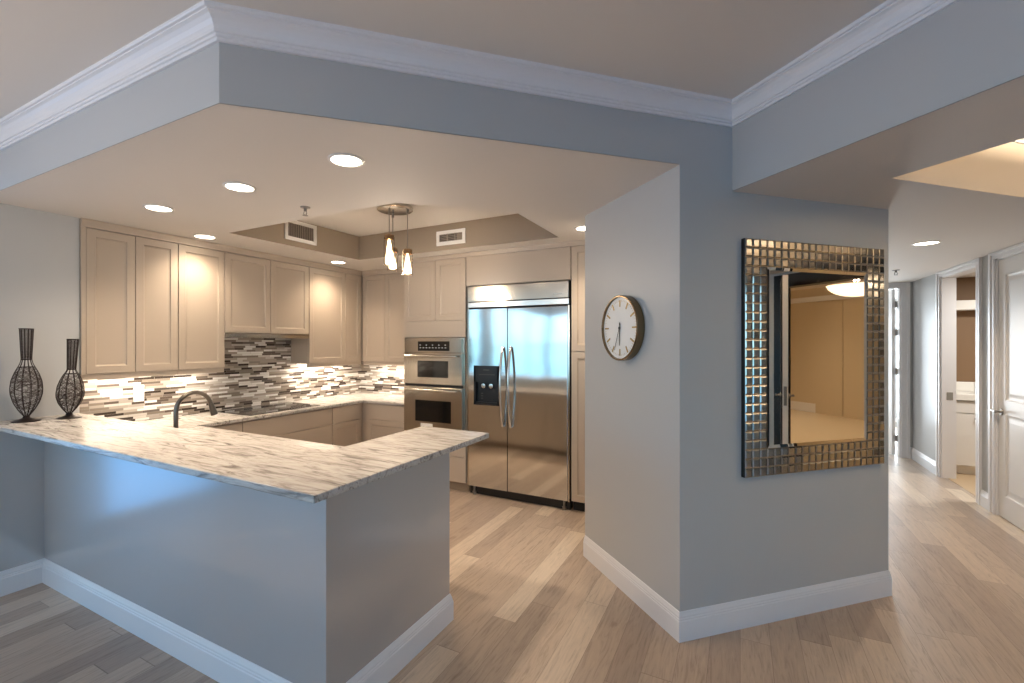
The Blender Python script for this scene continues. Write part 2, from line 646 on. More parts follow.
tray = [(-3.93, 2.505), (-2.075, 2.505), (-1.45, 3.13), (-1.45, 4.02), (-3.88, 4.03)]
soffit = hole_plane([(-5.0, 1.135), PH, mc(CW, DW), P5, (-1.04, 3.48), (-1.04, BK), (-5.0, BK)], [tray], ZS)
ZT = 2.83
struct('ceiling', soffit, M_CEIL, 'lowered kitchen ceiling with recessed lights', 'ceiling')
tr = MB()
n = len(tray)
tr.add([(p[0], p[1], ZS) for p in tray] + [(p[0], p[1], ZT) for p in tray],
       [(i, (i + 1) % n, n + (i + 1) % n, n + i) for i in range(n)])
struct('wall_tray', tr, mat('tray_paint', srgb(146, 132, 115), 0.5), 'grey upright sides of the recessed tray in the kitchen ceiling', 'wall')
struct('ceiling_tray', MB().add([(p[0], p[1], ZT) for p in tray], [tuple(range(n))]), M_CEIL,
       'flat top of the recessed kitchen ceiling tray', 'ceiling')

kw = MB()
kw.box(-4.98, -4.47, 0.98, 1.668, 0.0, ZS)          # wing wall by the vases
kw.box(-4.98, LK, 1.668, BK + 0.12, 0.0, ZS + 0.3)
struct('wall_left', kw, M_WALL, 'grey wall behind the wire vases and left kitchen cabinets', 'wall')
struct('wall_back', MB().box(LK, -1.045, BK, BK + 0.12, 0.0, ZS + 0.3), M_WALL, 'kitchen back wall behind oven and refrigerator', 'wall')

# knee wall under the bar
pk = MB()
pk.prism([(-4.129, 1.352), (-1.48, 1.352), (-1.48, 2.262), (-1.70, 2.262), (-1.70, 1.56), (-4.129, 1.56)], 0, 1.035)
pk.box(-4.469, -4.129, 1.06, 1.66, 0, 1.035)
struct('wall_peninsula', pk, M_PANEL, 'grey painted knee wall carrying the granite bar', 'wall')

# main ceiling
mceil = [(-5.0, 1.135), PH, mc(CB, DW), mc(CB, -4.3), (4.5, -4.3), (-5.0, -4.3)]
struct('ceiling_main', hole_plane([(-5.2, 1.2), (PH[0] + 0.05, 1.2), mc(CB + 0.05, DW + 0.1), mc(CB + 0.05, -4.4), (-5.2, -4.4)], [], ZM), M_CEIL,
       'grey main room ceiling above the crown moulding', 'ceiling')

# hall ceiling with the lit tray, its beam face towards the main room
FT = [mc(2.675, 1.70), mc(2.675, -1.2), mc(4.5, -1.2), mc(4.5, 1.70)]
hallpoly = [mc(CB, DW + 0.06), mc(CB, -2.8), mc(5.05, -2.8), mc(5.05, 2.02), (RX + 0.05, 5.0), (RX + 0.05, YE + 0.05), (HX - 0.03, YE + 0.05), (HX - 0.03, 3.9)]
struct('ceiling_hall', hole_plane(hallpoly, [FT], ZH), M_CEIL, 'grey hall ceiling with a lit rectangular recess', 'ceiling')
struct('wall_beam', MB().box(CB, CB + 0.10, -2.8, DW + 0.02, ZH + 0.003, ZM + 0.05, rot=True), M_WALL, 'grey beam face between main room and hall', 'wall')
ft = MB()
ft.add([(p[0], p[1], ZH) for p in FT] + [(p[0], p[1], 2.86) for p in FT], [(i, (i + 1) % 4, 4 + (i + 1) % 4, 4 + i) for i in range(4)])
M_TRAYW = mat('hall_tray_paint', srgb(214, 204, 190), 0.6)
struct('wall_recess', ft, M_TRAYW, 'warm lit upright sides of the hall ceiling recess', 'wall')
struct('ceiling_recess', MB().add([(p[0], p[1], 2.86) for p in FT], [(0, 1, 2, 3)]), M_TRAYW, 'warm lit top of the hall ceiling recess', 'ceiling')
cprof_small = [(0, 2.76), (0.012, 2.76), (0.016, 2.775), (0.03, 2.785), (0.06, 2.82), (0.075, 2.845), (0.085, 2.86), (0, 2.86)]
struct('trim_1', MB().sweep(FT, cprof_small, side=1, closed=True), M_TRIM, 'white crown moulding inside the hall ceiling recess', 'moulding')

# crown moulding of the main room
cprof = [(0, 2.806), (0.012, 2.806), (0.012, 2.819), (0.019, 2.821), (0.019, 2.832), (0.027, 2.834), (0.0275, 2.846), (0.032, 2.861), (0.041, 2.876),
         (0.054, 2.888), (0.066, 2.893), (0.066, 2.899), (0.075, 2.900), (0.079, 2.906), (0.079, ZM), (0, ZM)]
struct('trim_2', MB().sweep([(-5.0, 1.135), PH, mc(CB, DW), mc(CB, -2.8)], cprof, side=-1), M_TRIM,
       'white crown moulding along the header and beam', 'moulding')

# baseboards
bprof = [(0, 0), (0.017, 0), (0.017, 0.108), (0.014, 0.112), (0.014, 0.120), (0.011, 0.124), (0.011, 0.132), (0.007, 0.142), (0.004, 0.152), (0, 0.155)]
struct('baseboard_center', MB().sweep([P5, P1, P2, (HX, YE)], bprof, side=-1), M_TRIM,
       'white baseboard around the clock and mirror wall', 'baseboard')
struct('baseboard_peninsula', MB().sweep([(-4.129, 1.06), (-4.129, 1.352), (-1.48, 1.352), (-1.48, 2.262), (-1.70, 2.262)], bprof, side=-1), M_TRIM,
       'white baseboard along the grey bar wall', 'baseboard')

# window walls of the main room (behind the camera)
wl = MB()
wl.box(-5.05, -4.95, 0.70, 1.0, 0, ZM)
wl.box(-5.05, -4.95, -4.4, -4.25, 0, ZM)
wl.box(-5.05, -4.95, -4.25, 0.70, 2.50, ZM)
wl.box(-5.05, -4.93, -0.80, -0.36, 0, 2.5)
struct('wall_window', wl, M_WALL, 'outer wall around the tall left windows', 'wall')
f1 = MB()
for y in (-4.25, -3.05, -1.82, -0.6, 0.64):
    f1.box(-5.03, -4.97, y, y + 0.06, 0, 2.5)
f1.box(-5.03, -4.97, -4.25, 0.70, 0.0, 0.06)
f1.box(-5.03, -4.97, -4.25, 0.70, 2.44, 2.5)
struct('window_1', f1, M_TRIM, 'white framed sliding glass wall on the left of the room', 'window')
wb = MB()
RB = -3.55
wb.box(-3.35, 1.0, -4.4, -4.3, 0, ZM)
wb.box(-5.05, -3.35, -4.4, -4.3, 2.5, ZM)
wb.box(-2.8, -1.5, RB - 0.1, RB, 0, ZM, rot=True)
wb.box(1.85, CB + 0.1, RB - 0.1, RB, 0, ZM, rot=True)
wb.box(-1.5, 1.85, RB - 0.1, RB, 2.5, ZM, rot=True)
wb.box(CB, CB + 0.1, RB, -2.8, 0, ZM, rot=True)
struct('wall_rear', wb, M_WALL, 'rear walls of the main room around the wide window', 'wall')
f2 = MB()
for x in (-1.5, -0.4, 0.7, 1.79):
    f2.box(x, x + 0.06, RB - 0.08, RB - 0.02, 0, 2.5, rot=True)
f2.box(-1.5, 1.85, RB - 0.08, RB - 0.02, 0.0, 0.06, rot=True)
f2.box(-1.5, 1.85, RB - 0.08, RB - 0.02, 2.44, 2.5, rot=True)
struct('window_2', f2, M_TRIM, 'white framed sliding glass wall behind the viewer', 'window')

f4 = MB()
for x in (-4.95, -4.15, -3.41):
    f4.box(x, x + 0.06, -4.38, -4.32, 0, 2.5)
f4.box(-4.95, -3.35, -4.38, -4.32, 0.0, 0.06)
f4.box(-4.95, -3.35, -4.38, -4.32, 2.44, 2.5)
struct('window_4', f4, M_TRIM, 'narrow white framed glass pane at the rear left corner', 'window')

# hall right wall with the bath opening, closet door and end wall
BO0, BO1, DH = 6.44, 7.41, 2.385
D0, D1 = 5.12, 6.055
T = 0.13
rw = MB()
rw.box(RX, RX + T, 4.96, D0, 0, ZH)
rw.box(RX, RX + T, D1, BO0, 0, ZH)
rw.box(RX, RX + T, BO1, YE, 0, ZH)
rw.box(RX, RX + T, D0, D1, DH, ZH)
rw.box(RX, RX + T, BO0, BO1, DH, ZH)
struct('wall_right', rw, M_WALL, 'grey right wall of the hall', 'wall')
EX0, EX1 = 1.10, 1.985
ew = MB()
ew.box(HX, EX0, YE, YE + 0.12, 0, ZH)
ew.box(EX1, RX + T, YE, YE + 0.12, 0, ZH)
ew.box(EX0, EX1, YE, YE + 0.12, DH, ZH)
struct('wall_end', ew, M_WALL, 'grey wall at the far end of the hall', 'wall')


def casing(mb, P, U, N, w, h, cw=0.095, t=0.018, wall=0.13):
    """door casing with stepped face and jamb lining around an opening at P, width w along U"""
    Uv = Vector(U)
    for s in (0, 1):
        u0 = -cw * 0.7 if s == 0 else w
        mb.obox(P, U, N, cw * 0.7, h + cw * 0.64, t * 0.6, u0=u0)
        mb.obox(P, U, N, cw * 0.34, h + cw * 0.65, t * 1.3, u0=(-cw if s == 0 else w + cw * 0.66))
        mb.obox(P, U, N, cw * 0.25, h, t, u0=(-cw * 0.25 - 0.004 if s == 0 else w + 0.004))
    mb.obox(P, U, N, w, cw * 0.65, t * 0.6, z0=h)
    mb.obox(P, U, N, w + cw * 1.3, cw * 0.25, t * 1.25, u0=-cw * 0.65, z0=h + cw * 0.4)
    mb.obox(P, U, N, 0.015, h, -wall, u0=0)
    mb.obox(P, U, N, 0.015, h, -wall, u0=w - 0.015)
    mb.obox(P, U, N, w, 0.015, -wall, z0=h - 0.015)


cs = MB()
casing(cs, (RX, BO0, 0), (0, 1, 0), (-1, 0, 0), BO1 - BO0, DH)
struct('trim_3', cs, M_TRIM, 'white casing around the open bathroom doorway', 'door casing')
cs = MB()
casing(cs, (RX, D0, 0), (0, 1, 0), (-1, 0, 0), D1 - D0, DH)
struct('trim_4', cs, M_TRIM, 'white casing around the closed two panel door', 'door casing')
cs = MB()
casing(cs, (EX0, YE, 0), (1, 0, 0), (0, -1, 0), EX1 - EX0, DH, wall=0.12)
struct('trim_5', cs, M_TRIM, 'white casing around the doorway at the hall end', 'door casing')
struct('baseboard_hall', MB().sweep([(RX, D1 + 0.096), (RX, BO0 - 0.096)], bprof, side=1).sweep([(RX, BO1 + 0.096), (RX, YE), (EX1 + 0.096, YE)], bprof, side=1),
       M_TRIM, 'white baseboard along the right hall wall', 'baseboard')

# strike plate on the far bath jamb
sp_ = tag(MB().box(RX + 0.045, RX + 0.10, BO1 - 0.018, BO1 - 0.0145, 0.93, 1.02).build('strike_plate', M_STRIKE),
          'small nickel strike plate on the open bathroom door jamb', 'strike plate')


def lever(parent, P, N, U, m):
    """rosette and lever: P centre on the door face, N outward, U direction of the lever"""
    P, N, U = Vector(P), Vector(N), Vector(U)
    h = MB()
    h.lathe([(0.0, 0), (0.031, 0), (0.031, 0.006), (0.026, 0.012), (0.0, 0.012)], P, 24, N)
    h.lathe([(0.011, 0.01), (0.011, 0.052), (0.0, 0.054)], P, 16, N)
    a = P + N * 0.046
    h.tube([a - U * 0.008, a + U * 0.03, a + U * 0.07 + Vector((0, 0, 0.004)), a + U * 0.115 + Vector((0, 0, -0.004))], [0.011, 0.011, 0.009, 0.007], 12)
    return h.build('door_handle', m, parent, smooth=True)


def two_panel_door(name, P, U, N, w, h, label):
    """moulded two panel door leaf (front face towards N), modelled on both faces"""
    P, U, N = Vector(P), Vector(U), Vector(N)
    t, st = 0.04, 0.118
    mb = MB()
    z = [0.0, 0.20, 0.95, 1.07, h - 0.14, h]
    for a, b in ((0, st), (w - st, w)):
        mb.obox(P, U, N, b - a, h, t, u0=a)
    for a, b in ((z[0], z[1]), (z[2], z[3]), (z[4], z[5])):
        mb.obox(P, U, N, w - 2 * st, b - a, t, u0=st, z0=a)
    for a, b in ((z[1], z[2]), (z[3], z[4])):
        mb.obox(P, U, N, w - 2 * st, b - a, t - 0.022, u0=st, z0=a, n0=0.011)
        pp = P + U * st + N * (t - 0.0112) + Vector((0, 0, a))
        mb.panel(pp, U, N, w - 2 * st, b - a, t=0.010, stile=0.006, bev=0.02, rec=0.009, raised=True)
    o = mb.build(name, M_DOOR)
    o['kind'] = 'structure'
    o['label'] = label
    o['category'] = 'door'
    return o


dr = two_panel_door('door_1', (RX + 0.05, D0 + 0.018, 0.008), (0, 1, 0), (-1, 0, 0), D1 - D0 - 0.036, DH - 0.026, 'closed white two panel door on the right hall wall')
lever(dr, (RX + 0.01, 5.975, 0.97), (-1, 0, 0), (0, 1, 0), M_NICKEL)
# the open leaf at the hall end, swung into the bright room
th = math.radians(80)
U2 = (-math.cos(th), math.sin(th), 0)
N2 = (-math.sin(th), -math.cos(th), 0)
dr2 = two_panel_door('door_2', (EX1 - 0.03, YE + 0.13, 0.008), U2, N2, 0.85, DH - 0.026, 'white door standing open at the far end of the hall')
hg = MB()
for z in (0.25, 1.2, 1.75, 2.15):
    hg.lathe([(0.008, -0.045), (0.008, 0.045)], (EX1 - 0.028, YE + 0.118, z), 10)
    hg.box(EX1 - 0.030, EX1 - 0.014, YE + 0.085, YE + 0.119, z - 0.045, z + 0.045)
hg.build('hinge', M_NICKEL, dr2)

# bright room past the end door
br = MB()
br.box(-0.6, -0.5, YE + 0.12, 11.5, 0, ZH)
br.box(-0.6, 3.2, 11.5, 11.6, 0, ZH)
br.box(3.1, 3.2, YE + 0.12, 11.5, 0, ZH)
br.box(-0.6, HX, YE + 0.02, YE + 0.12, 0, ZH)
br.box(RX + T, 3.2, YE + 0.02, YE + 0.12, 0, ZH)
struct('wall_bedroom', br, M_WALL, 'pale walls of the bright room past the hall end', 'wall')
struct('ceiling_bedroom', MB().box(-0.6, 3.2, YE + 0.12, 11.6, ZH, ZH + 0.08), M_CEIL, 'ceiling of the bright room past the hall', 'ceiling')
wf = MB()
for x in (0.6, 1.75, 2.9):
    wf.box(x, x + 0.06, 11.46, 11.52, 0.1, 2.3)
wf.box(0.6, 2.96, 11.46, 11.52, 0.1, 0.16)
wf.box(0.6, 2.96, 11.46, 11.52, 2.24, 2.3)
struct('window_3', wf, M_TRIM, 'white window frame in the bright room past the hall', 'window')
lamp('bedroom_window_daylight', 'AREA', (1.75, 11.44, 1.2), 300, (0.82, 0.92, 1.0), 2.2, 2.0, (0, -1, 0))

# bathroom
BY = 8.2
ba = MB()
ba.box(RX + T, 4.4, BY, BY + 0.1, 0, ZH)
ba.box(4.3, 4.4, 5.2, BY, 0, ZH)
ba.box(RX + T, 4.4, 5.1, 5.2, 0, ZH)
struct('wall_bath', ba, M_BROWNWALL, 'brown painted wall above the bathroom vanity', 'wall')
struct('ceiling_bath', MB().box(RX + T, 4.4, 5.1, BY, ZH, ZH + 0.06), M_CEIL, 'bathroom ceiling', 'ceiling')
M_BTILE = mat('bath_floor_tile', srgb(196, 172, 140), 0.4)
struct('floor_bath', MB().box(RX + 0.06, RX + T, BO0 + 0.016, BO1 - 0.016, -0.01, 0.006).box(RX + T, 4.3, 5.2, BY, -0.01, 0.006), M_BTILE, 'tan bathroom tile floor', 'floor')
VY = 7.65
va = thing('bath_vanity', 'white bathroom vanity seen through the open doorway', 'vanity', (2.9, VY + 0.27, 0.006))
MB().box(RX + T + 0.005, 3.6, VY + 0.02, BY - 0.002, 0.11, 0.90).box(RX + T + 0.03, 3.58, VY + 0.08, BY - 0.01, 0.006, 0.11).build('body', M_WHITE, va)
for i in range(3):
    x0 = RX + T + 0.03 + i * 0.44
    MB().panel((x0, VY + 0.02, 0.76), (1, 0, 0), (0, -1, 0), 0.42, 0.12, stile=0.004, bev=0.002, rec=0.001).build('drawer', M_WHITE, va)
    d_ = MB().panel((x0, VY + 0.02, 0.125), (1, 0, 0), (0, -1, 0), 0.42, 0.62, stile=0.004, bev=0.002, rec=0.001).build('door', M_WHITE, va)
    MB().lathe([(0.005, 0), (0.005, 0.012), (0.012, 0.018), (0.012, 0.026), (0, 0.03)], (x0 + (0.215 if i == 0 else 0.37), VY, 0.695), 16, (0, -1, 0)).build('knob', M_NICKEL, d_, smooth=True)
MB().box(RX + T + 0.003, 3.62, VY - 0.02, BY - 0.002, 0.91, 0.985).box(RX + T + 0.003, 3.62, BY - 0.03, BY - 0.002, 0.985, 1.10).build('countertop', M_PLATE, va, bevel=0.004)
so = thing('soap_dispenser', 'white soap dispenser on the bathroom vanity counter', 'dispenser', (2.56, 7.76, 0.985))
MB().lathe([(0, 0.985), (0.045, 0.985), (0.05, 1.0), (0.05, 1.11), (0.035, 1.14), (0.014, 1.15), (0.014, 1.17), (0, 1.17)], (2.56, 7.76, 0), 24).build('bottle', M_PLATE, so, smooth=True)
MB().tube([(2.56, 7.76, 1.165), (2.56, 7.76, 1.205), (2.555, 7.73, 1.212), (2.55, 7.70, 1.205)], 0.007, 8).build('pump', M_WHITE, so, smooth=True)
tag(MB().box(RX + T + 0.003, 3.6, BY - 0.22, BY - 0.002, 2.02, 2.14).build('wall_shelf', M_PLATE, bevel=0.004),
    'thick white shelf across the brown bathroom wall', 'shelf')
lamp('bath_ceiling_light', 'AREA', (3.0, 6.9, 2.43), 42, (1, 0.95, 0.88), 0.35, None, (0, 0, -1))

# foyer east wall, entry door and lift vestibule that the mirror shows
FC = 5.0
fo = MB()
DO0, DO1 = -0.272, 0.95
fo.box(FC, FC + 0.14, DO1, 1.99, 0, ZH, rot=True)
fo.box(FC, FC + 0.14, -2.8, DO0, 0, ZH, rot=True)
fo.box(FC, FC + 0.14, DO0, DO1, 2.40, ZH, rot=True)
fo.box(CB, FC + 0.14, -2.9, -2.8, 0, ZH, rot=True)
struct('wall_foyer', fo, M_WALL, 'grey foyer wall with the entry doorway', 'wall')
fr = MB()
fr.box(FC - 0.012, FC + 0.15, DO0 - 0.04, DO0 + 0.05, 0, 2.42, rot=True)
fr.box(FC - 0.012, FC + 0.15, DO1 - 0.05, DO1 + 0.04, 0, 2.42, rot=True)
fr.box(FC - 0.012, FC + 0.15, DO0, DO1, 2.27, 2.42, rot=True)
struct('trim_6', fr, M_DARKDOOR, 'espresso frame of the entry doorway', 'door casing')
# leaf: hinge near (5.0, -0.25), standing open along the line of sight
hv = Vector(mc(4.90, -0.13))
lv = Vector(mc(4.32, 0.39))
ud = (lv - hv)
wl_ = ud.length
ud.normalize()
nd = Vector((-ud.y, ud.x))
leaf = MB().obox((hv.x, hv.y, 0.01), (ud.x, ud.y, 0), (nd.x, nd.y, 0), wl_, 2.30, 0.012)
leafo = leaf.build('door_3', M_DARKDOOR)
leafo['kind'] = 'structure'
leafo['label'] = 'open entry door with dark outer face seen in the mirror'
leafo['category'] = 'door'
core = MB().obox((hv.x, hv.y, 0.01), (ud.x, ud.y, 0), (nd.x, nd.y, 0), wl_ + 0.001, 2.30, 0.05, n0=-0.05)
core.build('inner_face', M_DOOR, leafo)
lk = MB().obox((hv.x, hv.y, 0.0), (ud.x, ud.y, 0), (nd.x, nd.y, 0), 0.004, 0.20, 0.03, u0=wl_, z0=0.95, n0=-0.04)
lk.build('lock_plate', M_NICKEL, leafo)
pt = hv + ud * (wl_ - 0.07)
lever(leafo, (pt.x + nd.x * 0.012, pt.y + nd.y * 0.012, 1.05), (nd.x, nd.y, 0), (-ud.x, -ud.y, 0), M_NICKEL)
lever(leafo, (pt.x - nd.x * 0.05, pt.y - nd.y * 0.05, 1.05), (-nd.x, -nd.y, 0), (-ud.x, -ud.y, 0), M_NICKEL)
ve = MB()
VB = 10.2
ve.box(VB, VB + 0.1, -6.6, -2.0, 0, 2.86, rot=True)
ve.box(FC + 0.14, VB + 0.1, 1.2, 1.3, 0, 2.86, rot=True)
ve.box(FC + 0.14, VB + 0.1, -6.7, -6.6, 0, 2.86, rot=True)
ve.box(FC + 0.14, FC + 0.20, -6.6, -2.8, 0, 2.86, rot=True)
ve.box(FC + 0.14, FC + 0.20, -2.8, 1.2, ZH, 2.86, rot=True)
ve.box(VB, VB + 0.1, -2.0, 1.3, 0, 2.86, rot=True)
struct('wall_vestibule', ve, M_TAN, 'tan walls of the lift vestibule seen in the mirror', 'wall')
struct('ceiling_vestibule', MB().box(FC + 0.14, VB + 0.1, -6.7, 1.3, 2.86, 2.92, rot=True), M_CEIL, 'vestibule ceiling', 'ceiling')
struct('floor_vestibule', MB().box(FC + 0.02, VB, -6.6, 1.2, 0.0, 0.012, rot=True), M_CREAM, 'cream marble vestibule floor', 'floor')
lift = MB()
lift.box(VB - 0.05, VB, -3.85, -3.24, 0.012, 2.5, rot=True)
lift.box(VB - 0.05, VB, -3.225, -2.4, 0.012, 2.5, rot=True)
struct('door_4', lift, M_TAN, 'tan lift doors seen in the mirror', 'door')
struct('baseboard_vestibule', MB().box(VB - 0.02, VB, -6.6, -3.85, 0.012, 0.21, rot=True), M_TRIM, 'tall white baseboard beside the lift doors', 'baseboard')
struct('trim_7', MB().box(VB - 0.06, VB, -6.6, 1.2, 2.55, 2.66, rot=True), M_TRIM, 'cream moulding high on the vestibule wall', 'moulding')
dp = mc(8.0, -1.45)
dm = thing('dome_light', 'glowing alabaster bowl lamp reflected in the mirror', 'lamp', (dp[0], dp[1], 2.37))
prof = [(0.0, 2.37)] + [(0.40 * math.sin(a), 2.37 + 0.20 * (1 - math.cos(a)) / 1.0) for a in [0.2 * k for k in range(1, 8)]] + [(0.41, 2.56), (0.39, 2.56)]
MB().lathe(prof, (dp[0], dp[1], 0), 40).build('bowl', M_DOMEV, dm, smooth=True)
MB().lathe([(0.02, 2.56), (0.02, 2.84), (0.09, 2.845), (0.09, 2.86)], (dp[0], dp[1], 0), 20).build('stem', M_NICKEL, dm, smooth=True)
lamp('vestibule_lamp', 'POINT', (dp[0], dp[1], 2.66), 120, (1, 0.84, 0.64), 0.04)
for c_, d_ in ((8.6, -3.2), (6.6, -1.6), (6.6, -4.2)):
    lamp('vestibule_fill', 'SPOT', mc(c_, d_, 2.84), 110, (1, 0.84, 0.64), 0.06, spot=2.5)  # unseen downlights added to brighten the mirrored vestibule
fl = mc(3.5, 0.25)
fd = thing('ceiling_lamp', 'ceiling lamp with light-blocking bowl inside the hall ceiling recess', 'lamp', (fl[0], fl[1], 2.74))
MB().lathe([(0, 2.58), (0.10, 2.59), (0.19, 2.63), (0.22, 2.69), (0.212, 2.69), (0.18, 2.636), (0.10, 2.598), (0, 2.588)], (fl[0], fl[1], 0), 32).build('bowl', M_DOME, fd, smooth=True)  # unseen bowl, shaped to keep direct light off the mirror wall
MB().lathe([(0.015, 2.60), (0.015, 2.84), (0.08, 2.845), (0.08, 2.86)], (fl[0], fl[1], 0), 20).build('stem', M_NICKEL, fd, smooth=True)
lamp('recess_lamp', 'POINT', (fl[0] + 0.05, fl[1] + 0.05, 2.672), 480, (1, 0.80, 0.56), 0.03)

# ------------------------------------------------------------------ peninsula and counters
bar_pts = [(-4.469, 1.055), (-4.155, 1.055), (-4.155, 1.147), (-1.315, 1.147), (-1.315, 2.44), (-1.80, 2.44), (-1.80, 1.66), (-4.469, 1.66)]
tag(MB().prism(bar_pts, 1.036, 1.067).build('bar_counter', M_GRANITE, bevel=0.005),
    'raised L shaped granite bar top carrying the wire vases', 'counter')
kc_pts = [(LK + 0.012, 1.67), (-1.86, 1.67), (-1.86, 2.32), (-4.092, 2.32), (-4.092, 4.315), (-3.41, 4.315), (-3.41, BK - 0.012), (LK + 0.012, BK - 0.012)]
tag(MB().prism(kc_pts, 0.868, 0.90).build('kitchen_counter', M_GRANITE, bevel=0.004),
    'lower granite counter wrapping the back corner under the mosaic', 'counter')
bs = MB()
bs.box(LK, LK + 0.011, 1.672, BK - 0.001, 0.80, 1.75)
bs.box(LK + 0.011, -3.41, BK - 0.011, BK - 0.001, 0.80, 1.45)
struct('trim_8', bs, M_MOSAIC, 'linear glass and stone mosaic backsplash', 'backsplash')

# cooktop
ck = thing('cooktop', 'black glass cooktop set in the counter under the hood', 'cooktop', (-4.45, 3.28, 0.90))
MB().box(-4.70, -4.16, 2.86, 3.72, 0.90, 0.907).build('glass_top', M_BLACKGLASS, ck, bevel=0.002)
for y, x, r in ((3.05, -4.55, 0.10), (3.05, -4.31, 0.08), (3.5, -4.55, 0.08), (3.5, -4.31, 0.11)):
    MB().lathe([(r, 0.907), (r, 0.9075), (r - 0.006, 0.9075), (r - 0.006, 0.907)], (x, y, 0), 32, caps=False).build('burner_ring', M_VENT, ck)

# faucet
fa = thing('kitchen_faucet', 'gooseneck pull-down faucet behind the granite bar', 'faucet', (-3.37, 1.78, 0.90))
fpts = [(-3.37, 1.78, 0.93), (-3.37, 1.78, 1.12)]
for k in range(13):
    a = PI - PI * 0.94 * k / 12
    fpts.append((-3.37, 1.90 + 0.12 * math.cos(a), 1.135 + 0.12 * math.sin(a)))
MB().tube(fpts, 0.0145, 14).build('neck', M_GRAPH, fa, smooth=True)
e0, e1 = Vector(fpts[-1]), (Vector(fpts[-1]) - Vector(fpts[-2])).normalized()
MB().tube([e0 - e1 * 0.01, e0 + e1 * 0.01, e0 + e1 * 0.05, e0 + e1 * 0.078], [0.016, 0.018, 0.022, 0.025], 16).build('spray_head', M_GRAPH, fa, smooth=True)
MB().lathe([(0.0, 0.90), (0.028, 0.90), (0.028, 0.912), (0.018, 0.93), (0.015, 0.95)], (-3.37, 1.78, 0), 20).build('base', M_NICKEL, fa, smooth=True)

# outlet
ot = thing('wall_outlet', 'white outlet plate on the mosaic left of the hood', 'outlet', (LK + 0.012, 2.20, 1.148))
MB().box(LK + 0.011, LK + 0.017, 2.160, 2.245, 1.075, 1.222).build('cover_plate', M_PLATE, ot, bevel=0.002)
MB().box(LK + 0.016, LK + 0.020, 2.186, 2.219, 1.100, 1.197).build('rocker', M_WHITE, ot, bevel=0.001)


# ------------------------------------------------------------------ cabinets
def cabinet(label, loc, body, fronts, valance=None, light=None, name='cabinet', kind='cabinet'):
    """body: list of boxes; fronts: (part, P, U, N, w, h, framed)"""
    t = thing(name, label, kind, loc)
    b = MB()
    for bx in body:
        b.box(*bx)
    b.build('body', M_CAB, t)
    for part, P, U, N, w, h, framed in fronts:
        if framed:
            MB().panel(P, U, N, w, h, t=0.021, stile=0.058, bev=0.014, rec=0.010).build(part, M_CAB, t)
        else:
            MB().panel(P, U, N, w, h, t=0.021, stile=0.003, bev=0.002, rec=0.0005).build(part, M_CAB, t)
    if valance:
        v = MB()
        for bx in valance:
            v.box(*bx)
        v.build('valance', M_CAB, t)
    if light:
        MB().box(*light).build('light_bar', M_LED, t)
    return t


g_ = 0.0025
XF, XC = -4.45, -4.471          # left uppers: door face, carcass face
L0 = LK + 0.012


def lfront(part, y0, y1, z0, z1, framed=True):
    return (part, (XC, y0 + g_, z0), (0, 1, 0), (1, 0, 0), y1 - y0 - 2 * g_, z1 - z0, framed)


ZD0, ZD1, ZV = 1.36, 2.49, 1.315
cabinet('taupe wall cabinet with two tall doors beside the wire vases', (-4.6, 2.02, ZV),
        [(L0, XC, 1.672, 2.37, ZV + 0.04, ZS - 0.002), (XC, XF, 1.672, 1.70, ZV + 0.04, 2.495)],
        [lfront('door', 1.70, 2.035, ZD0, ZD1), lfront('door', 2.035, 2.37, ZD0, ZD1)],
        [(XC - 0.02, XC + 0.006, 1.672, 2.37, ZV, ZD0 - 0.003)], (-4.72, -4.55, 1.75, 2.34, ZV + 0.028, ZV + 0.038))
cabinet('taupe wall cabinet with one wide door left of the hood', (-4.6, 2.59, ZV),
        [(L0, XC, 2.372, 2.80, ZV + 0.04, ZS - 0.002)], [lfront('door', 2.372, 2.80, ZD0, ZD1)],
        [(XC - 0.02, XC + 0.006, 2.372, 2.80, ZV, ZD0 - 0.003)], (-4.72, -4.55, 2.40, 2.77, ZV + 0.028, ZV + 0.038))
cabinet('short taupe two door cabinet above the range hood', (-4.6, 3.3, 1.70),
        [(L0, XC, 2.802, 3.81, 1.70, ZS - 0.002)],
        [lfront('door', 2.802, 3.305, 1.705, ZD1), lfront('door', 3.305, 3.81, 1.705, ZD1)])
cabinet('taupe corner wall cabinet right of the range hood', (-4.6, 4.3, ZV),
        [(L0, XC, 3.812, BK - 0.013, ZV + 0.04, ZS - 0.002)],
        [lfront('door', 3.814, 4.38, ZD0, ZD1), lfront('filler', 4.38, 4.66, ZD0, ZD1)],
        [(XC - 0.02, XC + 0.006, 3.812, 4.68, ZV, ZD0 - 0.003)], (-4.72, -4.55, 3.86, 4.60, ZV + 0.028, ZV + 0.038))
YB, YBC = 4.68, 4.701


def bfront(part, x0, x1, z0, z1, y=YBC, framed=True):
    return (part, (x0 + g_, y, z0), (1, 0, 0), (0, -1, 0), x1 - x0 - 2 * g_, z1 - z0, framed)


cabinet('pale taupe wall cabinet between the corner and the oven tower', (-3.9, 4.85, ZV),
        [(XC + 0.005, -3.408, YBC, BK - 0.013, ZV + 0.04, ZS - 0.002)],
        [bfront('door', -4.44, -4.06, ZD0, ZD1), bfront('door', -4.06, -3.41, ZD0, ZD1)],
        [(-4.44, -3.408, YBC - 0.006, YBC + 0.02, ZV, ZD0 - 0.003)], (-4.40, -3.46, 4.76, 4.93, ZV + 0.028, ZV + 0.038))
